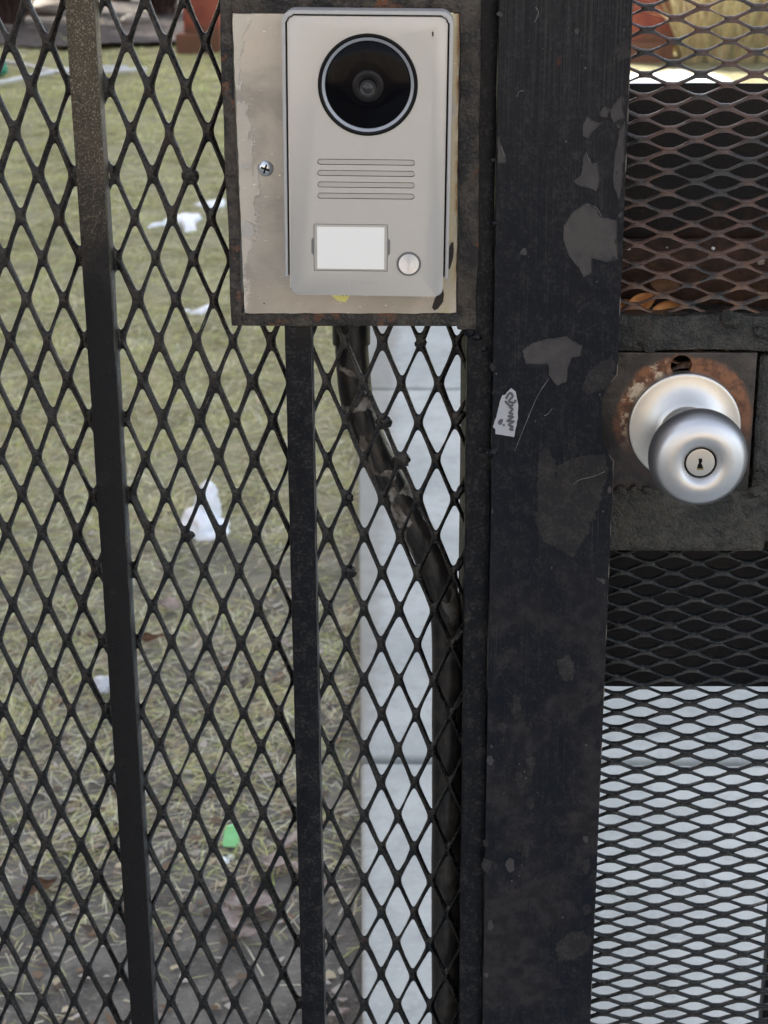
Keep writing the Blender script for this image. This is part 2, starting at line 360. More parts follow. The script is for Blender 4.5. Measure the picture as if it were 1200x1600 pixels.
def plate_mat():
    n = N('smeared_steel_plate'); x, y, z = n.sep()
    xl = X(372, 250, -0.02); xr = X(716, 250, -0.02); zt = Zh(540, 22, -0.02); zb = Zh(540, 488, -0.02)
    n1 = n.noise(60, 5, 0.6, n.scaled((1, 1, 0.45))); n2 = n.noise(22, 4, 0.6, dist=0.5); f = n.noise(900, 4)
    edge = n.math('SUBTRACT', x, n.math('MULTIPLY', n.math('SUBTRACT', n.noise(30, 6, 0.7, n.scaled((1, 1, 0.7), (5, 0, 2)), 0.6), 0.5), 0.055))
    smear = n.ramp(edge, xl+0.0062, xl+0.0085, 1, 0)                                   # sealant wiped along the left edge
    top = n.ramp(n.math('ADD', z, n.math('MULTIPLY', n.math('SUBTRACT', n2, 0.5), 0.07)), zt-0.035, zt-0.006)
    right = n.ramp(x, xr-0.014, xr-0.006)
    low = n.ramp(n.math('ADD', z, n.math('MULTIPLY', n.math('SUBTRACT', n2, 0.5), 0.03)), zb+0.026, zb+0.012)
    c = n.mix(n.ramp(n2, 0.35, 0.65), (0.30, 0.295, 0.285), (0.46, 0.44, 0.41))
    cream = (0.56, 0.50, 0.415)
    c = n.mix(n.math('MULTIPLY', top, 0.9), c, cream); c = n.mix(n.math('MULTIPLY', low, 0.5), c, (0.50, 0.44, 0.37))
    c = n.mix(n.math('MULTIPLY', right, n.ramp(n1, 0.35, 0.6)), c, (0.44, 0.39, 0.26))
    c = n.mix(n.math('MULTIPLY', smear, 0.7), c, (0.52, 0.47, 0.40))
    scr = n.ramp(n.noise(1, 2, 0.5, n.scaled((160, 160, 1400))), 0.66, 0.72)
    c = n.mix(n.math('MULTIPLY', scr, 0.5), c, (0.7, 0.68, 0.64))
    spk = n.math('MULTIPLY', n.ramp(n.vor(170), 0.06, 0.10, 1, 0), n.ramp(n.noise(45, 2), 0.56, 0.60))
    c = n.mix(spk, c, (0.04, 0.028, 0.02))
    wsp = n.math('MULTIPLY', n.ramp(n.vor(150, n.scaled((1, 1, 1.6), (4, 2, 1))), 0.08, 0.13, 1, 0), n.ramp(n.noise(38, 2, 0.5, n.scaled((1, 1, 1), (9, 2, 1))), 0.55, 0.60))
    c = n.mix(wsp, c, (0.75, 0.72, 0.66))
    rst = n.math('MULTIPLY', n.ramp(x, xr-0.003, xr), n.ramp(n1, 0.45, 0.6)); c = n.mix(rst, c, (0.18, 0.07, 0.03))
    n.bump(n.math('ADD', n.math('ADD', n.math('MULTIPLY', smear, 1.2), n.math('MULTIPLY', n1, 0.8)), n.math('MULTIPLY', f, 0.12)), 0.45, 0.0010)
    met = n.math('MULTIPLY', n.math('SUBTRACT', 1.0, n.math('MAXIMUM', smear, n.math('MULTIPLY', top, 0.8))), 0.75)
    return n.set(color=c, rough=n.math('ADD', n.math('MULTIPLY', n2, 0.2), 0.30), metal=met)
M['plate'] = plate_mat()

M['knob'] = alu_mat('satin_aluminium_knob', (0.60, 0.602, 0.612), 0.38, 0.05, 1.0)
M['rose'] = alu_mat('satin_aluminium_rose', (0.62, 0.605, 0.575), 0.34, 0.05, 0.95)
for _k in ('knob', 'rose'):
    _t = M[_k].node_tree; _tn = _t.nodes.new('ShaderNodeTangent'); _tn.direction_type = 'RADIAL'; _tn.axis = 'Y'
    _b = [n for n in _t.nodes if n.type == 'BSDF_PRINCIPLED'][0]; _b.inputs['Anisotropic'].default_value = 0.3; _t.links.new(_tn.outputs[0], _b.inputs['Tangent'])
M['brass'] = plain('keyway_brass', (0.30, 0.24, 0.10), 0.4, 0.8)

def concrete_mat():
    n = N('pale_concrete'); a = n.noise(3.0, 6, 0.6); b = n.noise(25, 6, 0.65); f = n.noise(420, 4, 0.6)
    c = n.mix(n.ramp(a, 0.35, 0.68), (0.28, 0.302, 0.30), (0.385, 0.405, 0.40))
    c = n.mix(n.math('MULTIPLY', n.ramp(b, 0.46, 0.70), 0.5), c, (0.215, 0.228, 0.225))
    c = n.mix(n.math('MULTIPLY', n.ramp(n.noise(110, 5, 0.7), 0.52, 0.70), 0.35), c, (0.52, 0.54, 0.53))
    c = n.mix(n.math('MULTIPLY', n.ramp(f, 0.56, 0.70), 0.45), c, (0.22, 0.225, 0.22))
    x_, y_, z_ = n.sep()
    dirt = n.math('MULTIPLY', n.ramp(n.math('ADD', n.math('SUBTRACT', x_, WX), n.math('MULTIPLY', n.math('SUBTRACT', n.noise(16, 6, 0.7), 0.5), 0.10)), -0.01, 0.035, 1, 0), 0.55)
    c = n.mix(dirt, c, (0.16, 0.145, 0.115))
    pit = n.math('MULTIPLY', n.ramp(n.vor(22), 0.02, 0.045, 1, 0), n.ramp(n.noise(6, 2), 0.60, 0.64))
    c = n.mix(n.math('MULTIPLY', pit, 0.7), c, (0.16, 0.15, 0.14))
    n.bump(n.math('ADD', f, b), 0.3, 0.002)
    return n.set(color=c, rough=0.85)
wl_near = G(566, 1560, 0.035); wl_far = G(562, 1000, 0.035); WX = (wl_near.x+wl_far.x)/2
M['concrete'] = concrete_mat()

def soil_mat():
    n = N('lawn_soil'); x, y, z = n.sep()
    a = n.noise(1.3, 6, 0.6); b = n.noise(9, 6, 0.65); f = n.noise(80, 5, 0.65); g = n.noise(260, 3, 0.7)
    c = n.mix(n.ramp(b, 0.38, 0.62), (0.088, 0.081, 0.072), (0.195, 0.182, 0.160))
    gr = n.ramp(n.math('ADD', y, n.math('MULTIPLY', a, 2.0)), 2.2, 5.0)
    c = n.mix(gr, c, n.mix(n.ramp(b, 0.4, 0.62), (0.26, 0.245, 0.125), (0.42, 0.385, 0.215)))
    c = n.mix(n.math('MULTIPLY', n.ramp(f, 0.52, 0.66), 0.5), c, (0.30, 0.27, 0.205))
    c = n.mix(n.math('MULTIPLY', n.ramp(g, 0.60, 0.70), 0.5), c, (0.36, 0.34, 0.30))
    n.bump(n.math('ADD', n.math('MULTIPLY', f, 1.0), n.math('MULTIPLY', g, 0.45)), 0.9, 0.022)
    return n.set(color=c, rough=0.9)
M['soil'] = soil_mat()
def mulch_mat():
    n = N('dark_mulch'); f = n.noise(14, 6, 0.7); g = n.vor(18)
    c = n.mix(n.ramp(f, 0.35, 0.65), (0.030, 0.022, 0.020), (0.085, 0.066, 0.060)); n.bump(n.math('ADD', f, g), 0.9, 0.06)
    return n.set(color=c, rough=0.95)
M['mulch'] = mulch_mat()
def blade_mat(name='grass_blades', tl=0.25):
    n = N(name); n.set(color=n.attr('tint'), rough=0.7, spec=0.2)
    tr = n.t.nodes.new('ShaderNodeBsdfTranslucent'); n.link(n.attr('tint'), tr.inputs['Color'])
    mx = n.t.nodes.new('ShaderNodeMixShader'); mx.inputs[0].default_value = tl
    n.link(n.b.outputs[0], mx.inputs[1]); n.link(tr.outputs[0], mx.inputs[2]); n.link(mx.outputs[0], n.out.inputs['Surface'])
    return n.m
M['blade'] = blade_mat('grass_blades', 0.42)
M['straw'] = blade_mat('straw_blades', 0.6)
def snow_mat():
    n = N('old_snow'); a = n.noise(30, 5, 0.6); b = n.noise(9, 4)
    c = n.mix(n.math('MULTIPLY', n.ramp(a, 0.5, 0.75), 0.35), (0.72, 0.735, 0.77), (0.48, 0.475, 0.47)); n.bump(n.math('ADD', a, b), 0.5, 0.01)
    return n.set(color=c, rough=0.6, sub=0.15)
M['snow'] = snow_mat()
def red_mat():
    n = N('red_painted_column'); a = n.noise(7, 5, 0.6); z = n.sep()[2]
    c = n.mix(n.ramp(a, 0.4, 0.62), (0.20, 0.045, 0.028), (0.27, 0.07, 0.04))
    c = n.mix(n.math('MULTIPLY', n.ramp(n.math('ADD', z, n.math('MULTIPLY', a, 0.3)), 0.42, 0.28), 0.8), c, (0.11, 0.06, 0.032))
    n.bump(a, 0.3, 0.01); return n.set(color=c, rough=0.8)
M['red'] = red_mat()
M['hose'] = plain('pale_hose', (0.55, 0.55, 0.55), 0.5)
M['green'] = plain('bright_green_plastic', (0.26, 0.66, 0.30), 0.5)
M['teal'] = plain('green_fitting', (0.02, 0.22, 0.14), 0.4)
def leaf_mat(name, a, b):
    n = N(name); f = n.noise(150, 5, 0.6); g = n.noise(40, 3)
    n.bump(f, 0.4, 0.001); return n.set(color=n.mix(n.ramp(n.math('ADD', n.math('MULTIPLY', f, 0.5), n.math('MULTIPLY', g, 0.5)), 0.38, 0.62), a, b), rough=0.65)
M['leaf_orange'] = leaf_mat('orange_dry_leaf', (0.72, 0.30, 0.10), (0.88, 0.50, 0.22))
M['leaf_pale'] = leaf_mat('pale_dead_leaf', (0.36, 0.29, 0.26), (0.58, 0.50, 0.46))
M['leaf_brown'] = leaf_mat('brown_dead_leaf', (0.13, 0.065, 0.035), (0.24, 0.13, 0.07))
M['litter'] = leaf_mat('grey_litter', (0.30, 0.31, 0.33), (0.45, 0.46, 0.48))
M['stone'] = leaf_mat('pale_stone', (0.16, 0.14, 0.12), (0.30, 0.26, 0.22))
M['twig'] = plain('shrub_twig', (0.055, 0.030, 0.026), 0.8)
M['sticker'] = plain('white_torn_sticker', (0.33, 0.34, 0.37), 0.5)
M['print'] = plain('grey_print', (0.075, 0.078, 0.09), 0.6)
def brick_mat(name, c1, c2):
    n = N(name); t = n.t.nodes.new('ShaderNodeTexBrick'); t.inputs['Scale'].default_value = 1.0
    t.inputs['Brick Width'].default_value = 0.22; t.inputs['Row Height'].default_value = 0.075; t.inputs['Mortar Size'].default_value = 0.008
    t.inputs['Color1'].default_value = (*c1, 1); t.inputs['Color2'].default_value = (*c2, 1); t.inputs['Mortar'].default_value = (0.4, 0.38, 0.35, 1)
    cx = n.t.nodes.new('ShaderNodeCombineXYZ'); x, y, z = n.sep(); n.link(n.math('ADD', x, y), cx.inputs[0]); n.link(z, cx.inputs[1])
    n.link(cx.outputs[0], t.inputs['Vector']); return n.set(color=t.outputs['Color'], rough=0.85)
M['brick_red'] = brick_mat('red_brick', (0.26, 0.12, 0.085), (0.32, 0.16, 0.11))
M['brick_tan'] = brick_mat('tan_brick', (0.46, 0.38, 0.28), (0.40, 0.32, 0.23))
M['pane'] = plain('window_glass', (0.02, 0.025, 0.03), 0.08)
M['white'] = plain('white_frame', (0.7, 0.7, 0.68), 0.5)
M['asphalt'] = N('asphalt'); _n = M['asphalt']; _f2 = _n.noise(60, 5); _n.bump(_f2, 0.4, 0.004)
M['asphalt'] = _n.set(color=_n.mix(_f2, (0.045, 0.045, 0.047), (0.07, 0.07, 0.07)), rough=0.85)

# ------------------------------------------------------------------ the setting: ground, walk, beds
WALK_Z = 0.035
wl_near = G(566, 1560, WALK_Z); wl_far = G(562, 1000, WALK_Z)
WX = (wl_near.x+wl_far.x)/2; W_SL = (wl_far.x-wl_near.x)/(wl_far.y-wl_near.y)
def walk_left(y): return wl_near.x + W_SL*(y-wl_near.y)
J1 = G(640, 1187, WALK_Z).y; J2 = G(650, 607, WALK_Z).y
WALK_W = 1.35

def hgt(x, y):
    if y < 0.2: return 0.0
    k = min(1, max(0, (walk_left(y)-0.02-x)/0.3)) if x < walk_left(y)+WALK_W*0.5 else min(1, max(0, (x-walk_left(y)-WALK_W-0.02)/0.3))
    return k*(0.022*noise.noise(Vector((x*1.4, y*1.4, 0.3))) + 0.009*noise.noise(Vector((x*7, y*7, 1.3))) + 0.004*noise.noise(Vector((x*21, y*21, 4.3))))
xs = np.unique(np.round(np.concatenate([np.array([-220, -120, -60, -30, -15, -9]), np.arange(-6, -2.2, 0.2), np.arange(-2.2, 0.1, 0.035), np.arange(0.1, 6, 0.3), np.array([9, 15, 30, 60, 120, 220])]), 4))
ys = np.unique(np.round(np.concatenate([np.array([-220, -120, -60, -30, -15, -5, -1, 0.2]), np.arange(0.5, 5, 0.035), np.arange(5, 26, 0.3), np.array([30, 45, 70, 120, 220])]), 4))
V = [(x, y, hgt(x, y) if -6 < x < 6 and y < 26 else 0.0) for y in ys for x in xs]
nx = len(xs)
Fc = [(j*nx+i, j*nx+i+1, (j+1)*nx+i+1, (j+1)*nx+i) for j in range(len(ys)-1) for i in range(nx-1)]
me = bpy.data.meshes.new('ground'); me.from_pydata(V, [], Fc)
tag(finish('ground', me, M['soil'], smooth=True), kind='structure')

bm = bmesh.new()
walk = bpy.data.objects.new('walkway', None); COL.objects.link(walk); walk['kind'] = 'structure'; walk.location = (WX, 0.3, 0)
joints = [0.10, J1, J2, J2+(J2-J1), J2+2*(J2-J1), J2+3*(J2-J1), J2+4*(J2-J1)]
for a, b in zip(joints, joints[1:]):
    g = 0.010
    b0 = bmesh.new(); r = bmesh.ops.create_cube(b0, size=1.0)
    for v in r['verts']:
        yy = a+g if v.co.y < 0 else b-g
        xx = walk_left(yy)+(0 if v.co.x < 0 else WALK_W)
        v.co = Vector((xx, yy, WALK_Z if v.co.z > 0 else -0.08))
    bmesh.ops.bevel(b0, geom=b0.edges[:], offset=0.008, segments=3, affect='EDGES', profile=0.5)
    from_bm('slab', b0, M['concrete'], walk, auto=35)
# pavement and road on the street side of the gate (behind the camera)
tag(from_bm('pavement', box_bm(-30, 30, -4.2, 0.09, -0.1, 0.030, 0.01), M['concrete']), kind='structure')
tag(from_bm('road', box_bm(-60, 60, -13.0, -4.22, -0.2, 0.006), M['asphalt']), kind='structure')

# mulch bed at the far end of the lawn
bed = [G(-260, 78), G(0, 74), G(110, 80), G(200, 66), G(300, 52), G(420, 60), G(640, 62)]
bed_pts = [(p.x, p.y) for p in bed] + [(bed[-1].x+1, 40), (bed[0].x-6, 40)]
bm = bmesh.new(); vv = [bm.verts.new((x, y, 0.03)) for x, y in bed_pts]; bm.faces.new(vv)
bmesh.ops.triangulate(bm, faces=bm.faces[:])
for _ in range(3): bmesh.ops.subdivide_edges(bm, edges=bm.edges[:], cuts=1, use_grid_fill=True)
for v in bm.verts: v.co.z = 0.03+0.05*noise.noise(v.co*1.2)
tag(from_bm('planting_bed', bm, M['mulch'], smooth=True), kind='structure')

# ------------------------------------------------------------------ buildings out of the frame (left one added for shade; reflections)
def building(name, label, x0, x1, y0, y1, h, mat, face, cols, rows):
    e = empty(name, ((x0+x1)/2, (y0+y1)/2, 0), label, 'building')
    from_bm('wall', box_bm(x0, x1, y0, y1, -0.1, h), mat, e)
    r = from_bm('roof', box_bm(x0-0.25, x1+0.25, y0-0.25, y1+0.25, h+0.002, h+0.35, 0.03), M['white'], e)
    for i in range(cols):
        for j in range(rows):
            z0 = 1.0+j*2.9
            if face == 'x':   # wall looking along +x
                c = y0+(y1-y0)*(i+0.5)/cols
                w = from_bm('window', box_bm(x1+0.003, x1+0.07, c-0.65, c+0.65, z0, z0+1.6, 0.01), M['white'], e)
                for s in (-1, 1): from_bm('pane', box_bm(x1+0.06, x1+0.074, c+s*0.31-0.27, c+s*0.31+0.27, z0+0.08, z0+1.52), M['pane'], w)
            else:             # wall looking along +y
                c = x0+(x1-x0)*(i+0.5)/cols
                w = from_bm('window', box_bm(c-0.65, c+0.65, y1+0.003, y1+0.07, z0, z0+1.6, 0.01), M['white'], e)
                for s in (-1, 1): from_bm('pane', box_bm(c+s*0.31-0.27, c+s*0.31+0.27, y1+0.06, y1+0.074, z0+0.08, z0+1.52), M['pane'], w)
    return e
building('shade_building', 'unseen red brick building added left of the lawn to shade it', -19, -8.5, -3.5, 19.7, 10.6, M['brick_red'], 'x', 7, 3)  # unseen, added to throw shade over gate and lawn
building('row_house', 'tan brick row house across the street, behind the viewer', -14, 15, -26, -15, 7.0, M['brick_tan'], 'y', 8, 2)

# ------------------------------------------------------------------ expanded metal
def expanded(name, x0, x1, z0, z1, S, L, ox, oz, phi, Y, hole, thick, tilt, mat, parent, horizontal=False, clip=None, seed=0.0, warp_amp=0.0004, knots=0.0):
    """diamond sheet: S pitch across, L pitch along the diamonds; hole = list of (s, l) of one quarter of an opening"""
    q = hole; nq = len(q)-1
    ring = list(q) + [(-s, l) for s, l in q[-2::-1]] + [(-s, -l) for s, l in q[1:]] + [(s, -l) for s, l in q[-2:0:-1]]
    tf = [0, .05, .13, .46, .82, .93, 1.0] if nq == 6 else [0, .12, .5, .9, 1.0]
    qb = [(S/2*(1-t), L/2*t) for t in tf]
    rb = list(qb) + [(-s, l) for s, l in qb[-2::-1]] + [(-s, -l) for s, l in qb[1:]] + [(s, -l) for s, l in qb[-2:0:-1]]
    n = len(ring); hs = max(s for s, l in ring)
    verts = []; faces = []; index = {}
    cp, sp = math.cos(phi), math.sin(phi)
    def vid(s, l, d, shared=False):
        if horizontal: s, l = l, s
        x = ox+s*cp-l*sp; z = oz+s*sp+l*cp
        key = (round(x*2e5), round(z*2e5), round(d*1e6)) if shared else None
        if shared and key in index: return index[key]
        w = noise.noise_vector(Vector((x*34, seed, z*34)))*warp_amp + noise.noise_vector(Vector((x*160, seed+5, z*160)))*warp_amp*0.55
        verts.append((x+w.x, Y+d+w.y*1.2, z+w.z)); k = len(verts)-1
        if shared: index[key] = k
        return k
    span_s, span_l = ((x0-ox, x1-ox), (z0-oz, z1-oz)) if not horizontal else ((z0-oz, z1-oz), (x0-ox, x1-ox))
    for j in range(int(span_l[0]/(L/2))-1, int(span_l[1]/(L/2))+2):
        for i in range(int(span_s[0]/(S/2))-1, int(span_s[1]/(S/2))+2):
            if (i+j) % 2 == 0: continue
            cs, cl = i*S/2, j*L/2
            k = 1+random.gauss(0, 0.022); k2 = 1+random.gauss(0, 0.016); ds, dl = random.gauss(0, 0.00018), random.gauss(0, 0.0004)
            blob = 0.90 if random.random() < knots else 1.0
            rows_ = []
            h = thick/2
            for (f, dep) in ((0, -h), (0.5, -h*0.9), (0.9, -h*0.55), (1, 0.0), (0.9, h*0.55), (0.5, h*0.9), (0, h)):
                row = []
                for (a, b), (c, d) in zip(ring, rb):
                    a2, b2 = a*k*blob+ds, b*k2*blob+dl
                    s = c+(a2-c)*f; l = d+(b2-d)*f
                    q_ = max(-1.0, min(1.0, 1.6*a/hs))
                    t = tilt*(q_ if f > 0.3 else 0.0)*(f if dep < 0 or f == 1 else f*0.8)
                    row.append(vid(cs+s, cl+l, dep+t, f == 0))
                rows_.append(row)
            for r0, r1 in zip(rows_, rows_[1:]):
                for m in range(n): faces.append((r0[m], r0[(m+1) % n], r1[(m+1) % n], r1[m]))
    me = bpy.data.meshes.new(name); me.from_pydata(verts, [], faces)
    bm = bmesh.new(); bm.from_mesh(me)
    for co, no in ((( x0, 0, 0), (-1, 0, 0)), ((x1, 0, 0), (1, 0, 0)), ((0, 0, z0), (0, 0, -1)), ((0, 0, z1), (0, 0, 1))):
        g = bm.verts[:]+bm.edges[:]+bm.faces[:]
        r = bmesh.ops.bisect_plane(bm, geom=g, plane_co=co, plane_no=no, clear_outer=True, dist=1e-6)
        bmesh.ops.holes_fill(bm, edges=[e for e in r['geom_cut'] if isinstance(e, bmesh.types.BMEdge)], sides=0)
    bm.to_mesh(me); bm.free(); me.validate()
    return finish(name, me, mat, parent, auto=50)

# ------------------------------------------------------------------ fixed fence panel
BAR_F = -0.0175
panel = empty('fence_panel', (-0.2, 0, 0.05), 'black steel fence panel of diamond mesh and square pickets beside the post', 'fence')
MESH_R = X(727, 650, 0.0)
q_left = [(0.00875, 0), (0.00865, 0.0014), (0.0082, 0.0031), (0.0051, 0.0112), (0.0018, 0.0187), (0.0009, 0.0201), (0, 0.0205)]
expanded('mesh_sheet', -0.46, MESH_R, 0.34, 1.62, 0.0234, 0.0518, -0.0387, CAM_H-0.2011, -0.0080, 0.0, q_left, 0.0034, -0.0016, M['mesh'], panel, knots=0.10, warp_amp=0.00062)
xa = X(152.5, 795, BAR_F); wbar = 0.0172
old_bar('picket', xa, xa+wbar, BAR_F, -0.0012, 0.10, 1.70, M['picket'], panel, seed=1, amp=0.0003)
xb = X(450.5, 760, BAR_F)
FR_BOT = Zh(540, 510, -0.022); FR_IN_BOT = Zh(540, 488, -0.022)
old_bar('picket', xb, xb+0.0168, BAR_F, -0.0012, 0.10, FR_BOT+0.002, M['bar'], panel, seed=2, amp=0.0003)
xp = xa - (xb-xa)
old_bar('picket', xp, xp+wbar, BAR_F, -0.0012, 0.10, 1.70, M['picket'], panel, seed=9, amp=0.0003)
# upright at the end of the panel, against the post
ex0 = X(728, 700, -0.022); ex1 = X(767.5, 700, -0.022)
old_bar('edge_bar', ex0, ex1, -0.022, 0.022, 0.10, 1.75, M['bar'], panel, seed=3, amp=0.0008)
M['strip'] = paint_mat('pale_green_undercoat', base=(0.13, 0.14, 0.115), worn=(0.17, 0.165, 0.13), rust=(0.04, 0.04, 0.035), wear=(0.4, 0.6), bumps=0.4)
old_bar('edge_strip', ex0-0.0028, ex0+0.004, 0.0225, 0.027, 0.80, FR_BOT, M['strip'], panel, seed=4, amp=0.0003, bevel=0.0005)
# frame round the door station
fx0 = X(347, 100, -0.022); fx1 = X(371, 250, -0.0225); fxr = X(716, 250, -0.0225)
f_top = Zh(540, 21, -0.0225)
FR = empty  # (frame bars are parts of the panel)
old_bar('frame_bar', fx0, fx1, -0.0225, 0.020, FR_BOT, 1.62, M['frame'], panel, seed=5, amp=0.0009)
old_bar('frame_bar', fx1-0.001, ex0+0.002, -0.0228, 0.020, FR_BOT+0.0003, FR_IN_BOT, M['frame'], panel, seed=6, amp=0.0008)
old_bar('frame_bar', fxr, ex0+0.006, -0.0232, 0.020, FR_BOT-0.001, 1.62, M['frame'], panel, seed=7, amp=0.0011)
old_bar('frame_bar', fx1-0.001, ex0+0.002, -0.0235, 0.020, f_top, f_top+0.032, M['frame'], panel, seed=8, amp=0.0008)
# weld beads and cut strand ends along the right edge
def beads(parent, spots, Y, mat, snap=False):
    for i, (px, py, r) in enumerate(spots):
        c = P(px, py, Y)
        if snap:      # onto the nearest strand crossing
            a, b = (c.x+0.0387)/0.0117, (c.z-CAM_H+0.2011)/0.0259
            i_, j_ = round((a+b)/2), round((a-b)/2); c.x = -0.0387+(i_+j_)*0.0117; c.z = CAM_H-0.2011+(i_-j_)*0.0259
        from_bm('weld_bead', lump_bm((c.x, c.y+r*0.25, c.z), (r*1.15, r*0.7, r), 0.42, 1.1, 3, i*3.1+py), mat, parent, smooth=True)
beads(panel, [(745, 527, .0026), (757, 545, .002), (752, 703, .0026), (765, 709, .0034), (735, 520, .003)], -0.022, M['bar'])
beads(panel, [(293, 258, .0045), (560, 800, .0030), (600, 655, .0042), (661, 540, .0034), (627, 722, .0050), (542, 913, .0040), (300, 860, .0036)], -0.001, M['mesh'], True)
for i, py in enumerate((655, 770, 882, 992, 1097)):
    a = P(713, py+8, 0); b = P(721, py-6, 0.001); c = P(725, py-10, 0.003)
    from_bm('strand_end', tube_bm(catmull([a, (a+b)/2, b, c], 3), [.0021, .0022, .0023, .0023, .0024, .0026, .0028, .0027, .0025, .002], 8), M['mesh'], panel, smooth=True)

# ------------------------------------------------------------------ post
PY = -0.030
post = empty('gate_post', (0.1, 0, 0.0), 'wide black steel gate post with peeling paint between mesh panel and gate', 'post')
pl = X(769, 700, PY); pr = X(972.5, 400, PY)
def pz(py): return Zh(950, py, PY)
notch = [(X(957, 716, PY)+0.0, pz(716)), (X(945, 700, PY), pz(700)), (X(939.5, 680, PY), pz(681)), (X(940, 621, PY), pz(621)), (X(947, 606, PY), pz(606)), (X(963, 588, PY), pz(588))]
outline = [(pl, 0.0), (pr, 0.0), (pr, notch[0][1]-0.002)] + notch[1:5] + [(pr, notch[5][1]+0.001), (pr, 1.80), (pl, 1.80)]
dense = []
for (a, b), (c, d) in zip(outline, outline[1:]+outline[:1]):
    nn = max(1, int(math.hypot(c-a, d-b)/0.012))
    for k in range(nn):
        x = a+(c-a)*k/nn; z = b+(d-b)*k/nn; w = noise.noise_vector(Vector((x*60, 2, z*60)))*0.00018; dense.append((x+w.x, z+w.z*0.3))
bm = poly_bm(dense, PY, PY+0.006, bevel=0.0007)
o = from_bm('face_plate', bm, M['post'], post, auto=40)
old_bar('tube', pl+0.001, X(905, 700, PY), PY+0.0062, 0.045, 0.0, 1.79, M['bar'], post, seed=11)
z7 = lambda x, y: (760+x/2.727, y/2.727)
z8 = lambda x, y: (760+x/2.727, 500+y/2.727)
z9 = lambda x, y: (760+x/2.727, 1040+y/2.727)
chips = [
 ([z7(*p) for p in [(330,960),(370,900),(430,865),(470,890),(490,925),(555,940),(560,1100),(510,1115),(450,1100),(450,1160),(415,1180),(385,1130),(350,1090),(325,1010)]], 'chip'),
 ([z7(*p) for p in [(372,775),(405,740),(410,680),(425,650),(445,690),(470,700),(485,765),(470,815),(430,800),(400,795)]], 'chip'),
 ([z7(*p) for p in [(410,530),(430,495),(450,515),(490,525),(450,560),(430,590),(410,580)]], 'chip'),
 ([z7(*p) for p in [(525,470),(560,420),(580,410),(588,500),(540,525)]], 'chip'),
 ([z7(*p) for p in [(480,495),(500,455),(520,465),(515,500)]], 'chip'),
 ([z7(*p) for p in [(562,570),(590,515),(585,700),(570,860),(545,800),(540,740)]], 'chip'),
 ([z7(*p) for p in [(48,580),(65,620),(85,690),(48,695)]], 'chip'),
 ([z7(*p) for p in [(545,200),(600,160),(612,240),(560,260)]], 'chip_dark'),
 ([z8(*p) for p in [(150,130),(200,95),(340,70),(370,90),(410,110),(400,150),(360,160),(340,260),(300,280),(265,230),(265,185),(170,190)]], 'chip'),
 ([z8(*p) for p in [(405,290),(440,215),(535,150),(545,235),(505,290),(470,310),(430,320)]], 'chip_dark'),
 ([z8(*p) for p in [(225,570),(250,545),(290,600),(300,680),(330,740),(420,760),(440,900),(400,960),(370,1010),(310,980),(240,940),(205,850),(220,800),(218,700)]], 'chip_dark'),
 ([z8(*p) for p in [(300,620),(400,580),(500,570),(520,640),(470,830),(440,880),(400,770),(330,745),(305,690)]], 'chip_dark'),
 ([z8(*p) for p in [(470,1095),(505,1105),(500,1130)]], 'chip'),
 ([z8(*p) for p in [(300,1450),(350,1430),(375,1480),(340,1520),(310,1500)]], 'chip_dark'),
 ([z9(*p) for p in [(425,160),(470,120),(497,95),(492,160),(440,175)]], 'chip_dark'),
 ([z9(*p) for p in [(290,1190),(360,1130),(420,1125),(435,1210),(370,1260),(310,1260)]], 'chip_dark'),
 ([z9(*p) for p in [(310,20),(360,0),(375,50),(330,70)]], 'chip_dark'),
]
for i, (pts, m) in enumerate(chips):
    flat_patch('paint_chip', pts, PY, M[m], post, amp=0.0009 if m == 'chip' else 0.0022, seed=i*2.3, thick=0.00012 + 0.00001*i)
# raised lip of the broken paint round the larger chips
for i, (pts, m) in enumerate(chips):
    if m != 'chip': continue
    rp = ragged([(P(x, y, PY).x, P(x, y, PY).z) for x, y in pts], 0.0009, 0.0018, i*2.3)
    pth = [Vector((x, PY-0.00012, z)) for x, z in rp]; pth.append(pth[0])
    from_bm('paint_lip', tube_bm(pth, [max(0.00008, 0.00034+0.0004*noise.noise(v*260)) for v in pth], 6, cap=False), M['lip'], post, smooth=True)
rc = random.Random(5)
for i in range(46):
    py = rc.choice([rc.uniform(20, 420), rc.uniform(560, 860), rc.uniform(1080, 1590), rc.uniform(1080, 1590)])
    edge = rc.random(); xl_ = 770-(py/1600)*18; xr_ = 990-(py/1600)*66
    px = xl_+rc.uniform(4, 14) if edge < 0.25 else xr_-rc.uniform(6, 22) if edge < 0.55 else rc.uniform(xl_+12, xr_-24)
    r0 = rc.uniform(2.5, 7.5) if py < 1000 else rc.uniform(3, 12); k = rc.randint(5, 7); a0 = rc.uniform(0, 6.28)
    pts = [(px+r0*rc.uniform(0.5, 1.1)*0.8*math.cos(a0+6.283*q/k), py+r0*rc.uniform(0.6, 1.3)*math.sin(a0+6.283*q/k)) for q in range(k)]
    if 570 < py < 730 and px > 915: continue
    flat_patch('paint_chip', pts, PY, M['chip' if rc.random() < 0.35 else 'chip_dark'], post, amp=0.0006, seed=i*1.3+50, thick=0.0001+0.000005*i, step=0.0012)
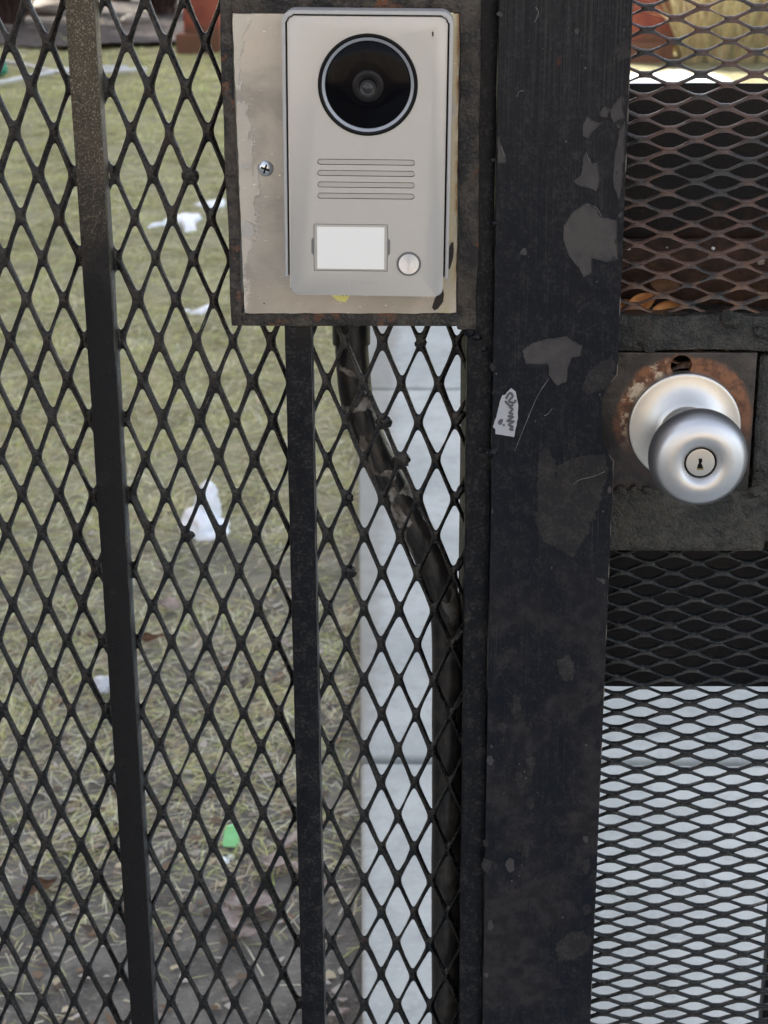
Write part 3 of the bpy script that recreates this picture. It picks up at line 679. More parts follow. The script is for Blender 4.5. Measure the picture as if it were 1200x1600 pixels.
# curled light edges of the paint round some chips
curls = [[z7(*p) for p in [(425,650),(447,700),(468,698),(482,750)]], [z7(*p) for p in [(425,868),(468,885),(492,925)]], [z7(*p) for p in [(48,585),(62,618),(84,688)]],
         [z7(*p) for p in [(210,30),(222,55),(205,95)]], [z8(*p) for p in [(265,250),(220,320),(180,410),(120,560)]], [z8(*p) for p in [(505,645),(460,665),(400,680),(370,700)]], [z8(*p) for p in [(280,378),(262,400),(245,408)]],
         [z7(*p) for p in [(130,415),(140,390),(158,388)]]]
for i, c in enumerate(curls):
    pth = catmull([P(x, y, PY-0.0002) for x, y in c], 4)
    rr = [0.00012+0.00024*abs(noise.noise(Vector((k*0.7, i, 0)))) for k in range(len(pth))]
    from_bm('paint_scratch', tube_bm(pth, rr, 5), M['chip_edge'], post, smooth=True)
beads(post, [(771, 707, .003), (770, 250, .0014), (772, 350, .0016)], PY, M['bar'])

# paint worn to a pale line along the sharp edges
def worn_edge(name, pts, r, parent, seed, thr=0.0):
    pth = []
    for a, b in zip(pts, pts[1:]):
        a, b = Vector(a), Vector(b); m = max(1, int((b-a).length/0.004)); pth += [a.lerp(b, k/m) for k in range(m)]
    pth.append(Vector(pts[-1]))
    rr = [max(0.00004, r*(0.75+0.9*noise.noise(Vector((seed, p.z*70, 0)))-thr)) for p in pth]
    from_bm(name, tube_bm(pth, rr, 5), M['edge'], parent, smooth=True)
ey = PY+0.0003
worn_edge('worn_edge', [(x-0.00025, ey, z) for x, z in [(pr, 0.3), (pr, notch[0][1]-0.002)]+notch[1:5]+[(pr, notch[5][1]+0.001), (pr, 1.79)]], 0.00042, post, 1.0)
worn_edge('worn_edge', [(pl+0.00025, ey, 0.3), (pl+0.00025, ey, 1.79)], 0.00042, post, 5.0, 0.55)
worn_edge('worn_edge', [(xb+0.0168-0.0003, BAR_F+0.0003, 0.3), (xb+0.0168-0.0003, BAR_F+0.0003, FR_BOT)], 0.00034, panel, 7.0, 0.25)
worn_edge('worn_edge', [(xa+wbar-0.0003, BAR_F+0.0003, 0.3), (xa+wbar-0.0003, BAR_F+0.0003, 1.69)], 0.00030, panel, 9.0, 0.55)

# torn sticker
stp = [z8(*p) for p in [(105,290),(125,305),(135,360),(133,420),(118,498),(40,485),(38,465),(28,455),(45,400),(60,340),(68,320),(80,318)]]
st = flat_patch('torn_sticker', stp, PY, M['sticker'], None, thick=0.0003, amp=0.0003, seed=4, origin=P(790, 680, PY))
tag(st, 'torn white sticker with smudged grey print stuck on the black post', 'sticker')
for i, q in enumerate([[(84,335),(100,310),(112,325),(95,345),(118,352),(125,340)], [(80,345),(100,365),(115,360)], [(98,370),(112,380),(98,395),(114,400)], [(92,410),(115,412),(88,430),(118,432),(95,445),(112,455),(100,465),(115,468)], [(52,435),(66,425),(60,442),(52,438)], [(72,450),(77,446)]]):
    pth = catmull([P(*z8(x, y), PY-0.0004) for x, y in q], 3)
    from_bm('printed_mark', tube_bm(pth, 0.00075 if i < 5 else 0.0006, 5), M['print'], st)

# ------------------------------------------------------------------ steel plate and door station
PLY = -0.0212
plate_pts = [(X(364, 22, PLY), Zh(364, 21, PLY)), (X(717.5, 22, PLY), Zh(717, 20.5, PLY)), (X(712, 487.5, PLY), Zh(712, 487.5, PLY)), (X(383, 487.5, PLY), Zh(383, 488, PLY))]
plate = empty('backing_plate', ((plate_pts[2][0]+plate_pts[3][0])/2, PLY, plate_pts[2][1]), 'scratched stainless plate with sealant smears behind the door station', 'plate')
pp = ragged(plate_pts, 0.0005, 0.004, 1.0)
bm = poly_bm(pp, PLY-0.003, PLY, bevel=0.0004)
from_bm('sheet', bm, M['plate'], plate, auto=40)
sc_ = P(415, 263, PLY-0.003)
screw = from_bm('screw', lathe_bm([(0.0040, -0.001), (0.0047, 0.0002), (0.0045, 0.0010), (0.0034, 0.0020), (0.0018, 0.0026), (0, 0.0028)], sc_, 32), M['screw'], plate, auto=50)
bm = bmesh.new()
for a in (20, 110):
    b1 = box_bm(-0.0027, 0.0027, -0.0032, -0.0021, -0.00055, 0.00055)
    b1.transform(Matrix.Translation(sc_) @ Matrix.Rotation(math.radians(a), 4, 'Y')); me = bpy.data.meshes.new('t'); b1.to_mesh(me); b1.free(); bm.from_mesh(me); bpy.data.meshes.remove(me)
from_bm('cross_slot', bm, M['black'], screw)
z6 = lambda x, y: (430+x/4, 330+y/4)
for i, q in enumerate([[(1062,330),(1075,250),(1100,200),(1116,195),(1113,290),(1090,360),(1065,365)], [(1046,465),(1056,520),(1048,565),(1018,608),(995,620),(980,602),(995,550),(1022,505)]]):
    flat_patch('paint_drip', [z6(*p) for p in q], PLY-0.003, M['tar'], plate, thick=0.0006, seed=i+8.0, amp=0.0005)
flat_patch('sealant_blob', [(384,345),(396,352),(398,365),(390,374),(379,370),(377,356)], PLY-0.003, plain('grey_sealant', (0.42, 0.40, 0.37), 0.6), plate, thick=0.0006, seed=3)
flat_patch('sealant_blob', [(379,252),(391,255),(393,262),(384,265),(378,261)], PLY-0.003, bpy.data.materials['grey_sealant'], plate, thick=0.0007, seed=5)
ys_ = flat_patch('sticker_scrap', [(517,461),(524,457.5),(547,459),(543,468),(540,472),(528,470)], PLY-0.003, M['yellow'], None, thick=0.0003, amp=0.0002, origin=P(530, 470, PLY-0.003))
tag(ys_, 'small torn yellow sticker scrap under the door station', 'sticker')
for q in ([(533,459.5),(538,459.5),(536,463)], [(540,459.5),(544,460),(541,463)]):
    flat_patch('printed_mark', q, PLY-0.0033, M['black'], ys_, thick=0.0001, amp=0.0001)

IY = -0.046     # front of the door station
ix0 = X(450.5, 240, IY); ix1 = X(695.5, 240, IY); izt = Zh(573, 25.5, IY); izb = Zh(573, 462, IY)
icx = (ix0+ix1)/2
ic = empty('door_station', (icx, PLY-0.003, izb), 'grey aluminium video door station with round camera and call button', 'intercom')
bm = poly_bm(rrect(ix0, ix1, izb, izt, 0.0035, 6, 0.0045), IY, PLY-0.0035, bevel=0.0009)
face = from_bm('face_plate', bm, M['face'], ic, auto=35)
cut = bmesh.new()
lensc = P(573, 133, IY)
off = worldloc(ic)
def shifted(b): b.transform(Matrix.Translation(-off)); return b
slot_z = [(253.5, 8.5), (271, 8.5), (289, 8.5), (306.5, 8)]
sx0 = X(496, 280, IY); sx1 = X(648, 280, IY)
for py, hpx in slot_z:
    zc = Zh(573, py, IY); hh = 0.00172
    poly_bm(rrect(sx0, sx1, zc-hh, zc+hh, hh*0.98, 5), IY-0.002, IY+0.0030, cut)
wx0 = X(491.5, 387, IY); wx1 = X(607.5, 387, IY); wz0 = Zh(550, 424, IY); wz1 = Zh(550, 350.5, IY)
poly_bm(rrect(wx0, wx1, wz0, wz1, 0.0007, 3), IY-0.002, IY+0.0014, cut)
for s, xx in ((-1, wx0), (1, wx1)):
    zc = Zh(550, 386, IY); poly_bm([(xx-s*0.0002, zc-0.0056), (xx-s*0.0002, zc+0.0056), (xx+s*0.0014, zc+0.0040), (xx+s*0.0014, zc-0.0040)], IY-0.002, IY+0.0012, cut)
btc = P(640.5, 411.5, IY)
lathe_bm([(0, -0.0016), (0.0073, -0.0016), (0.0073, 0.002), (0, 0.002)], btc, 40, cut)
lathe_bm([(0, -0.0022), (0.0286, -0.0022), (0.0286, 0.002), (0, 0.002)], lensc, 80, cut)
mc = P(673.5, 52, IY); poly_bm(rrect(mc.x-0.0005, mc.x+0.0005, mc.z-0.0014, mc.z+0.0014, 0.0004, 3), IY-0.002, IY+0.0012, cut)
boolean_cut(face, cut)
for py, hpx in slot_z:
    zc = Zh(573, py, IY); hh = 0.0013
    from_bm('speaker_slot', poly_bm(rrect(sx0+0.0004, sx1-0.0004, zc-hh, zc+hh, hh*0.98, 5), IY+0.0004, IY+0.0031), M['slotfloor'], ic)
# rain hood round the top and sides
def hood_outline(off_):
    x0, x1, zt = ix0-off_, ix1+off_, izt+off_
    zb = Zh(448, 434, IY); r = 0.0035+off_
    out = [(x0, zb)]
    for cx, a0 in ((x0+r, 180), (x1-r, 90)):
        for k in range(9):
            a = math.radians(a0-90*k/8); out.append((cx+r*math.cos(a), zt-r+r*math.sin(a)))
    out.append((x1, zb)); return out
inn, outr = hood_outline(0.0011), hood_outline(0.0031)
from_bm('rain_hood', poly_bm(inn+outr[::-1], IY-0.0016, PLY-0.0032, bevel=0.0007), M['hood'], ic, auto=40)
from_bm('hood_gap', poly_bm(hood_outline(0.00112), IY+0.006, PLY-0.0034), M['black'], ic)
# camera: dark collar, bezel ring, glass, inner lens
lens = from_bm('camera_lens', lathe_bm([(0.0285, -0.002), (0.0285, 0.0004), (0.0280, 0.0008), (0.0268, 0.0007), (0.0263, 0.0)], lensc, 96), M['black'], ic, auto=50)
from_bm('bezel_ring', lathe_bm([(0.0264, -0.001), (0.0264, 0.0001), (0.0262, 0.0002), (0.0247, -0.0005), (0.0245, -0.0016)], lensc, 96), M['ring'], lens, auto=50)
from_bm('glass', lathe_bm([(0.0246, -0.0016), (0.0242, -0.0012), (0.012, -0.0009), (0, -0.0008)], lensc, 96), M['glass'], lens, smooth=True)
lc = lensc+Vector((0, 0, -0.0006))
from_bm('inner_lens', lathe_bm([(0.0088, -0.00085), (0.0085, -0.00062), (0.0052, -0.00072), (0.0047, -0.0010), (0, -0.0008)], lc, 64), M['lens_in'], lens, smooth=True)
from_bm('inner_rim', lathe_bm([(0.0046, -0.0009), (0.0045, -0.00045), (0.0042, -0.0004), (0.0041, -0.0008), (0.0026, -0.0008), (0.0022, -0.0003), (0.0012, 0.0), (0, 0.0001)], lc+Vector((0, 0, -0.0012)), 48), M['lens_rim'], lens, smooth=True)
# name plate
np_ = from_bm('name_plate', poly_bm(rrect(wx0+0.0003, wx1-0.0003, wz0+0.0003, wz1-0.0003, 0.0005, 3), IY+0.0002, IY+0.0013, bevel=0.0003), M['slotfloor'], ic)
from_bm('card', poly_bm(rrect(X(497, 387, IY), X(602, 387, IY), Zh(550, 420.5, IY), Zh(550, 355, IY), 0.0003, 2), IY-0.00005, IY+0.0008), M['card'], np_)
M['clip'] = plain('grey_clip', (0.16, 0.16, 0.16), 0.5)
for s, xx in ((-1, wx0), (1, wx1)):
    zc = Zh(550, 386, IY); from_bm('clip', poly_bm([(xx-s*0.0001, zc-0.0052), (xx-s*0.0001, zc+0.0052), (xx+s*0.0011, zc+0.0037), (xx+s*0.0011, zc-0.0037)], IY+0.0006, IY+0.0013), M['clip'], np_)
bt = from_bm('call_button', lathe_bm([(0.0062, -0.0015), (0.0062, 0.0006), (0.0059, 0.0010), (0.003, 0.00085), (0, 0.0008)], btc, 64), M['chrome'], ic, auto=40)
tg = M['chrome'].node_tree; tn = tg.nodes.new('ShaderNodeTangent'); tn.direction_type = 'RADIAL'; tn.axis = 'Y'
M['chrome'].node_tree.links.new(tn.outputs[0], [n for n in tg.nodes if n.type == 'BSDF_PRINCIPLED'][0].inputs['Tangent'])
from_bm('button_ring', lathe_bm([(0.0073, -0.001), (0.0073, 0.0003), (0.0071, 0.0006), (0.0066, 0.0004), (0.0064, -0.0010)], btc, 64), M['clip'], bt, auto=50)
def text_mesh(name, body, size, loc, mat, parent, sx=1.0, depth=0.0001):
    cu = bpy.data.curves.new('t', 'FONT'); cu.body = body; cu.size = size; cu.extrude = depth; cu.align_x = 'CENTER'; cu.align_y = 'CENTER'
    o = bpy.data.objects.new('t', cu); COL.objects.link(o); bpy.context.view_layer.update()
    me = bpy.data.meshes.new_from_object(o.evaluated_get(bpy.context.evaluated_depsgraph_get())); bpy.data.objects.remove(o); bpy.data.curves.remove(cu)
    me.transform(Matrix.Translation(loc) @ Matrix.Rotation(math.pi/2, 4, 'X') @ Matrix.Diagonal((sx, 1, 1, 1)))
    return finish(name, me, mat, parent)
text_mesh('logo', 'EOMIX', 0.0042, P(571, 442.5, IY-0.00003), M['logo'], ic, 1.25)
from_bm('microphone_hole', poly_bm(rrect(mc.x-0.0004, mc.x+0.0004, mc.z-0.0012, mc.z+0.0012, 0.0003, 3), IY+0.0008, IY+0.0014), M['black'], ic)

ic.rotation_euler.y = 0.0125; ic.location.x -= 0.0009      # it hangs a little askew

# ------------------------------------------------------------------ cable conduit behind the mesh
CY = 0.020
cpx = [(549, 380), (549, 500), (551, 570), (563, 650), (596, 728), (637, 802), (671, 868), (693, 935), (699, 1010), (699, 1120), (698, 1300), (697, 1600), (696, 1900)]
pts = catmull([P(x, y, CY) for x, y in cpx], 6)
bm = tube_bm(pts, 0.0108, 20); warp(bm, 0.0004, 60, 2)
cd = from_bm('cable_conduit', bm, M['pipe'], None, origin=(pts[-1].x, CY, pts[-1].z), smooth=True)
tag(cd, 'bent black conduit with peeling paint running down behind the mesh', 'conduit')
cc = P(549, 521, CY)
from_bm('coupling', tube_bm([cc+Vector((0, 0, 0.02)), cc+Vector((0, 0, -0.0065))], 0.0122, 20), M['pipe'], cd, auto=40)

# ------------------------------------------------------------------ gate leaf
GX1 = 0.46
gate = empty('gate_leaf', (0.30, 0, 0.05), 'black steel gate leaf of fine horizontal diamond mesh with rusty lock plate', 'gate')
gx0 = pl+0.03
q_right = [(0.00445, 0), (0.0043, 0.0031), (0.0025, 0.0077), (0.0006, 0.0114), (0, 0.0118)]
gn = P(1098, 47, 0.0)     # one strand crossing of the gate mesh
GS, GL = 0.0127, 0.0325
expanded('mesh_sheet', gx0, GX1, 0.45, 1.58, GS, GL, gn.x, gn.z, 0.0, 0.0, q_right, 0.0024, -0.0013, M['gate_mesh'], gate, horizontal=True, warp_amp=0.00035, seed=3.0, knots=0.05)
ru = (Zh(1080, 494, -0.010), Zh(1080, 549, -0.010)); rl = (Zh(1080, 764, -0.010), Zh(1080, 862, -0.010))
old_bar('lock_rail', gx0, GX1, -0.0100, 0.020, ru[1], ru[0], M['rail'], gate, amp=0.0016, cut=0.005, seed=21, bevel=0.002)
old_bar('lock_rail', gx0, X(1196, 850, -0.011), -0.0110, 0.020, rl[1], rl[0], M['rail'], gate, amp=0.0008, cut=0.006, seed=22, bevel=0.003)
old_bar('lock_box', X(1181, 650, -0.009), GX1, -0.0090, 0.020, rl[1]+0.006, ru[1]-0.0022, M['rail'], gate, amp=0.0012, cut=0.006, seed=23, bevel=0.0025)
rosec = P(1068, 665, -0.0115)
def lockplate_mat():
    n = N('rusty_lock_plate'); d = n.dist((rosec.x, -0.0095, rosec.z+0.002)); x, y, z = n.sep()
    a = n.noise(70, 6, 0.65); b = n.noise(260, 5, 0.6); f = n.noise(900, 3)
    ring = n.ramp(n.math('ADD', d, n.math('MULTIPLY', n.math('SUBTRACT', a, 0.5), 0.012)), 0.0405, 0.0445, 1, 0)
    up = n.ramp(z, rosec.z-0.022, rosec.z+0.012)
    c = n.mix(n.ramp(a, 0.4, 0.6), (0.015, 0.0125, 0.0115), (0.042, 0.031, 0.027))
    r = n.mix(n.ramp(b, 0.35, 0.62), (0.08, 0.03, 0.015), (0.20, 0.08, 0.034))
    c = n.mix(n.math('MULTIPLY', ring, n.math('ADD', n.math('MULTIPLY', up, 0.9), 0.1)), c, r)
    lt = n.math('MULTIPLY', n.ramp(x, rosec.x-0.008, rosec.x-0.018), n.ramp(n.math('ADD', a, n.math('MULTIPLY', b, 0.5)), 0.74, 0.86))
    c = n.mix(n.math('MULTIPLY', n.math('MULTIPLY', lt, ring), up), c, (0.50, 0.41, 0.30))
    n.bump(n.math('ADD', n.math('ADD', a, n.math('MULTIPLY', b, 0.6)), n.math('MULTIPLY', f, 0.2)), 0.7, 0.0010)
    return n.set(color=c, rough=n.ramp(b, 0.4, 0.7, 0.35, 0.7))
LY = -0.0095
lz0 = rl[0]-0.001; lz1 = Zh(1080, 551, LY); lx1 = X(1177.5, 640, LY)
bm = box_bm(gx0, lx1, LY, LY+0.004, lz0, lz1, 0.0006, 2)
lp = from_bm('lock_plate', bm, lockplate_mat(), gate, auto=40)
hc = P(1064.5, 571, LY); b2 = lathe_bm([(0, -0.01), (0.0066, -0.01), (0.0066, 0.01), (0, 0.01)], hc, 32); 
boolean_cut(lp, b2)
# door knob
kn = bmesh.new(); kc = Vector((rosec.x, LY, rosec.z))
KX = 0.011
knob_prof = [(0.0125, 0.010), (0.0125, 0.026), (0.0140, 0.030), (0.0190, 0.0345), (0.0240, 0.0395), (0.0275, 0.0450), (0.0292, 0.0505), (0.0293, 0.0550), (0.0280, 0.0605), (0.0252, 0.0650), (0.0215, 0.0673), (0.0180, 0.0686), (0.0150, 0.0687), (0.0122, 0.0677), (0.0102, 0.0656), (0.0094, 0.0638), (0.0092, 0.060)]
def smooth_prof(pr_, n=4):
    c = catmull([(r, h, 0) for r, h in pr_], n); return [(v.x, v.y) for v in c]
knob_prof = [(r, h if h < 0.02 else h+KX) for r, h in knob_prof]
kp = smooth_prof(knob_prof)
knob = from_bm('door_knob', lathe_bm(kp, kc, 96, kn), M['knob'], gate, smooth=True)
from_bm('rose', lathe_bm([(0.0352, 0.0), (0.0352, 0.0058), (0.0349, 0.0068), (0.0342, 0.0073), (0.0330, 0.0074), (0.0285, 0.0083), (0.0235, 0.0105), (0.0195, 0.0140), (0.0175, 0.0158), (0.0168, 0.0162), (0.0164, 0.0160), (0.0160, 0.0200), (0.0156, 0.0245), (0.0148, 0.0252), (0.0125, 0.0253)], kc, 96), M['rose'], knob, auto=42)
from_bm('keyway_gap', lathe_bm([(0.0093, 0.0635+KX), (0.0093, 0.0620+KX), (0.0080, 0.0620+KX)], kc, 64), M['black'], knob)
cyl = from_bm('lock_cylinder', lathe_bm([(0.0086, 0.0600+KX), (0.0086, 0.0640+KX), (0.0083, 0.0644+KX), (0.0078, 0.0645+KX), (0, 0.0645+KX)], kc, 64), M['rose'], knob, auto=40)
ky = kc.y-0.0645-KX
kpts = [(-0.0014, 0.0030), (0.0008, 0.0030), (0.0010, 0.0010), (0.0004, 0.0002), (0.0012, -0.0012), (0.0020, -0.0038), (-0.0020, -0.0038), (-0.0016, -0.0010), (-0.0010, 0.0002)]
from_bm('keyhole', poly_bm([(kc.x+a, kc.z+b-0.0004) for a, b in kpts], ky-0.0002, ky+0.001), M['black'], knob)
from_bm('keyway_lip', poly_bm([(kc.x+a, kc.z+b) for a, b in [(-0.0019, -0.0034), (0.0019, -0.0034), (0.0019, -0.0044), (-0.0019, -0.0044)]], ky-0.0003, ky+0.001), M['brass'], knob)
# black shield sheet behind the mesh, in two lapped pieces
SY = 0.034
sz1 = Zh(1090, 131, SY); szm = Zh(1090, 400, SY); sz0 = Zh(1090, 1069, SY)
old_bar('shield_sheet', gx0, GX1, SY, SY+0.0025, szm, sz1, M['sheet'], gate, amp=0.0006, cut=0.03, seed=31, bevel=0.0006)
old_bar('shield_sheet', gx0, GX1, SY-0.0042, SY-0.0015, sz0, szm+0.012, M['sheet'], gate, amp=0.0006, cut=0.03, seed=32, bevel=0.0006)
rb = X(1196, 1500, 0.012)
old_bar('rear_bar', rb, rb+0.018, 0.006, 0.022, 0.10, rl[1]-0.002, M['bar'], gate, seed=33)
beads(gate, [(1142, 500, .0055), (1012, 541, .0042), (1190, 520, .004)], -0.0105, M['rail'])
beads(gate, [(970, 766, .003), (990, 766, .0026), (1012, 768, .003), (1180, 770, .004), (1185, 745, .0035)], -0.011, M['rail'])
M['fleck'] = plain('white_light_fleck', (0.8, 0.8, 0.8), 0.5)  # white stands in for daylight through small holes in the sheet
for i, (px, py, r) in enumerate([(982, 388, .0016), (1064, 388, .0012), (1114, 388, .0013), (1042, 387, .0006), (1189, 409, .0026)]):
    c = P(px, py, SY-0.0044); from_bm('light_fleck', lump_bm((c.x, c.y, c.z), (r, 0.0006, r*0.8), 0.4, 1.5, 2, i*1.9), M['fleck'] if i < 4 else M['stone'], gate, smooth=True)

# ------------------------------------------------------------------ dry leaves
def leaf_bm(c, size, yaw=0.0, pitch=0.0, curl=0.25, lobes=0, seed=0.0, aspect=0.45, roll=0.0):
    bm = bmesh.new(); nL, nW = 12, 6; g = []
    for i in range(nL+1):
        t = i/nL; w = aspect*math.sin(math.pi*min(1, t*0.98+0.02))**0.7*(1-0.25*t)
        if lobes: w *= 1+0.38*math.sin(t*math.pi*2*lobes+0.6)
        row = []
        for j in range(nW+1):
            s = (j/nW-0.5)*2
            x = (t-0.5)+(0.10*s*s if lobes else 0); y = s*w*0.5
            z = curl*(s*s*0.35*w/aspect + 0.5*(t-0.5)**2) + 0.10*noise.noise(Vector((t*3+seed, s*1.5, seed)))
            row.append(bm.verts.new(Vector((x, y, z))*size))
        g.append(row)
    for i in range(nL):
        for j in range(nW): bm.faces.new((g[i][j], g[i+1][j], g[i+1][j+1], g[i][j+1]))
    r = bmesh.ops.solidify(bm, geom=bm.faces[:], thickness=size*0.006)
    bm.transform(Matrix.Translation(c) @ Matrix.Rotation(yaw, 4, 'Z') @ Matrix.Rotation(pitch, 4, 'Y') @ Matrix.Rotation(roll, 4, 'X'))
    return bm
for i, (px, py, s, pit, m, lab) in enumerate([(1003, 473, 0.021, -0.5, 'leaf_orange', 'orange dry leaf caught upright behind the gate mesh nearest the post'),
                                             (983, 486, 0.024, 0.3, 'leaf_orange', 'orange dry leaf lying lowest behind the gate mesh by the post'),
                                             (1050, 488, 0.026, 0.05, 'leaf_orange', 'orange dry leaf behind the gate mesh above the lock hole'),
                                             (1040, 446, 0.020, 0.2, 'leaf_brown', 'brown curled leaf behind the gate mesh above the orange leaves')]):
    c = P(px, py, 0.008)
    b = leaf_bm(Vector((0, 0, 0)), s, 0, 0, 0.5, 0, i*2.0, 0.62); b.transform(Matrix.Translation(c) @ Matrix.Rotation(pit, 4, 'Y') @ Matrix.Rotation(math.radians(72), 4, 'X'))
    tag(from_bm('dry_leaf', b, M[m], None, origin=c, smooth=True), lab, 'leaf', 'dry leaves caught behind the gate mesh')
for i, (px, py, s, yaw, lob, m, lab) in enumerate([
        (392, 1428, 0.075, 0.2, 2, 'leaf_pale', 'pinkish pale lobed dead leaf on the mud left of the short picket'),
        (362, 1452, 0.060, 1.9, 2, 'leaf_pale', 'pale dead leaf with curled tip at the lowest left of the leaves'),
        (452, 1330, 0.058, 1.2, 1, 'leaf_pale', 'pale brown dead leaf beside the short picket, below the straw'),
        (440, 1368, 0.070, 2.6, 2, 'leaf_pale', 'greyish dead leaf on mud between the two pale leaves'),
        (388, 1474, 0.045, 0.4, 0, 'leaf_pale', 'small light leaf flake on bare mud below the lobed leaf'),
        (513, 1402, 0.050, 0.1, 0, 'leaf_pale', 'grey leaf on the mud between the short picket and the walkway'),
        (236, 1006, 0.055, 0.6, 1, 'leaf_brown', 'reddish brown dead leaf on the grass right of the long picket'),
        (262, 953, 0.070, 2.3, 0, 'leaf_pale', 'pale narrow leaf on the grass right of the long picket'),
        (60, 1405, 0.060, 0.9, 2, 'leaf_brown', 'brown dead leaf in the straw at the lower left'),
        (522, 1596, 0.045, 0.3, 0, 'leaf_pale', 'pale leaf at the bottom edge beside the short picket')]):
    c = G(px, py, 0.0); c.z = hgt(c.x, c.y)+0.012
    tag(from_bm('dead_leaf', leaf_bm(c, s, yaw, 0.05, 0.5, lob, i*3.3, 0.55), M[m], None, origin=c, smooth=True), lab, 'leaf', 'dead leaves on the lawn')

# ------------------------------------------------------------------ snow, litter, hose
def snow_patch(px_pts, label, h=0.03, seed=0.0, name='snow_patch'):
    ps = [G(x, y) for x, y in px_pts]; c = sum(ps, Vector())/len(ps)
    bm = bmesh.new(); cv = []
    rings = 5; n = len(ps)*5
    loop = [ps[i].lerp(ps[(i+1) % len(ps)], k/5) for i in range(len(ps)) for k in range(5)]
    top = bm.verts.new((c.x, c.y, hgt(c.x, c.y)+h)); prev = None
    for r in range(1, rings+1):
        t = r/rings; row = []
        for p in loop:
            q = c.lerp(p, t); nv = noise.noise_vector(Vector((q.x*9, q.y*5, seed)))
            q = q+Vector((nv.x*0.03, nv.y*0.06, 0))*t
            row.append(bm.verts.new((q.x, q.y, hgt(q.x, q.y)+h*(1-t**3)*(0.8+0.5*nv.z)+(0.004 if r < rings else -0.012))))
        for k in range(n):
            if prev is None: bm.faces.new((top, row[k], row[(k+1) % n]))
            else: bm.faces.new((prev[k], row[k], row[(k+1) % n], prev[(k+1) % n]))
        prev = row
    o = from_bm(name, bm, M['snow'], None, origin=(c.x, c.y, 0), smooth=True)
    return tag(o, label, 'snow', 'snow patches left on the grass')
snow_patch([(250, 352), (256, 343), (278, 336), (316, 337), (320, 341), (306, 347), (308, 360), (290, 362), (276, 352)], 'largest white snow patch on the lawn, left of the door station frame', 0.022, 1)
snow_patch([(225, 359), (236, 354), (254, 350), (250, 355)], 'thin sliver of snow tapering left from the largest patch', 0.012, 2)
snow_patch([(296, 320), (322, 317), (352, 313), (356, 322), (330, 329), (316, 325)], 'snow patch touching the door station frame, above the largest patch', 0.02, 3)
snow_patch([(296, 497), (318, 493), (334, 487), (340, 492), (322, 498)], 'small thin snow patch below the lower left of the door station frame', 0.014, 4)
snow_patch([(276, 494), (288, 491), (290, 495), (278, 497)], 'tiny snow fleck left of the small thin patch', 0.01, 6)
bs = G(318, 832); sm = bmesh.new()
lump_bm((bs.x+0.000, bs.y+0.06, 0.03), (0.034, 0.05, 0.072), 0.16, 1.2, 4, 2.0, None, sm)
lump_bm((bs.x-0.014, bs.y+0.03, 0.008), (0.044, 0.07, 0.045), 0.2, 1.3, 4, 5.0, None, sm)
lump_bm((bs.x+0.010, bs.y+0.01, 0.0), (0.050, 0.06, 0.022), 0.2, 1.3, 4, 8.0, None, sm)
for v in sm.verts:
    k = max(0.0, v.co.z)/0.10; v.co.x = bs.x+0.004*k+(v.co.x-bs.x)*(1-0.42*min(k, 1))
    v.co += noise.noise_vector(v.co*60)*0.005
bpy_lump = from_bm('snow_lump', sm, M['snow'], None, origin=(bs.x, bs.y, 0), smooth=True)
tag(bpy_lump, 'upright white lump of leftover snow in the middle of the lawn', 'snow')
gp = G(362, 1330)
bm = bmesh.new(); gpts = [(-0.012, -0.014), (0.006, -0.017), (0.012, -0.008), (0.011, 0.008), (0.014, 0.012), (0.006, 0.017), (-0.006, 0.014), (-0.012, 0.004)]
b0 = poly_bm(gpts, -0.004, 0.004); b0.transform(Matrix.Translation(gp+Vector((0, 0, 0.026))) @ Matrix.Rotation(math.radians(-20), 4, 'X') @ Matrix.Rotation(0.2, 4, 'Z'))
bmesh.ops.triangulate(b0, faces=b0.faces[:]); bmesh.ops.subdivide_edges(b0, edges=b0.edges[:], cuts=2, use_grid_fill=True); warp(b0, 0.0022, 90, 1); bm.free()
tag(from_bm('plastic_scrap', b0, M['green'], None, origin=gp, smooth=False), 'crumpled bright green plastic scrap on the grass left of the short picket', 'litter')
for i, (px, py, s, lab) in enumerate([(361, 1345, 0.006, 'tiny white pebble just below the green scrap'), (349, 1352, 0.009, 'small whitish pebble left below the green scrap'), (376, 1309, 0.006, 'white paper bit touching the green scrap')]):
    c = G(px, py); tag(from_bm('pebble', lump_bm((c.x, c.y, 0.006), (s, s, s*0.7), 0.3, 1.4, 2, i*4.0), M['snow'], None, origin=(c.x, c.y, 0), smooth=True), lab, 'pebble', 'pale pebbles beside the green scrap')
c = G(160, 1080); tag(from_bm('plastic_litter', lump_bm((c.x, c.y, 0.012), (0.020, 0.030, 0.012), 0.2, 1.5, 3, 2.2), M['litter'], None, origin=(c.x, c.y, 0), smooth=True), 'flat grey plastic litter against the left of the long picket', 'litter')
def hose(px, label, r=0.016):
    pth = catmull([Vector((G(x, y).x, G(x, y).y, r+0.03)) for x, y in px], 6)
    return tag(from_bm('garden_hose', tube_bm(pth, r, 8), M['hose'], None, origin=(pth[0].x, pth[0].y, 0), smooth=True), label, 'hose', 'pale hoses on the lawn')
hose([(-120, 104), (-40, 104), (0, 106), (40, 112), (75, 121), (120, 125), (185, 121), (230, 119)], 'pale hose crossing the far lawn, upper of the two strands')
hose([(-120, 150), (-60, 146), (0, 140), (40, 132), (80, 124), (130, 117), (200, 116)], 'pale hose crossing the far lawn, lower strand at the left edge')
c = G(2, 120); tag(from_bm('hose_fitting', lump_bm((c.x, c.y, 0.06), (0.05, 0.06, 0.06), 0.2, 1.5, 3, 1.0), M['teal'], None, origin=(c.x, c.y, 0), smooth=True), 'green hose fitting at the left edge of the far lawn', 'fitting')

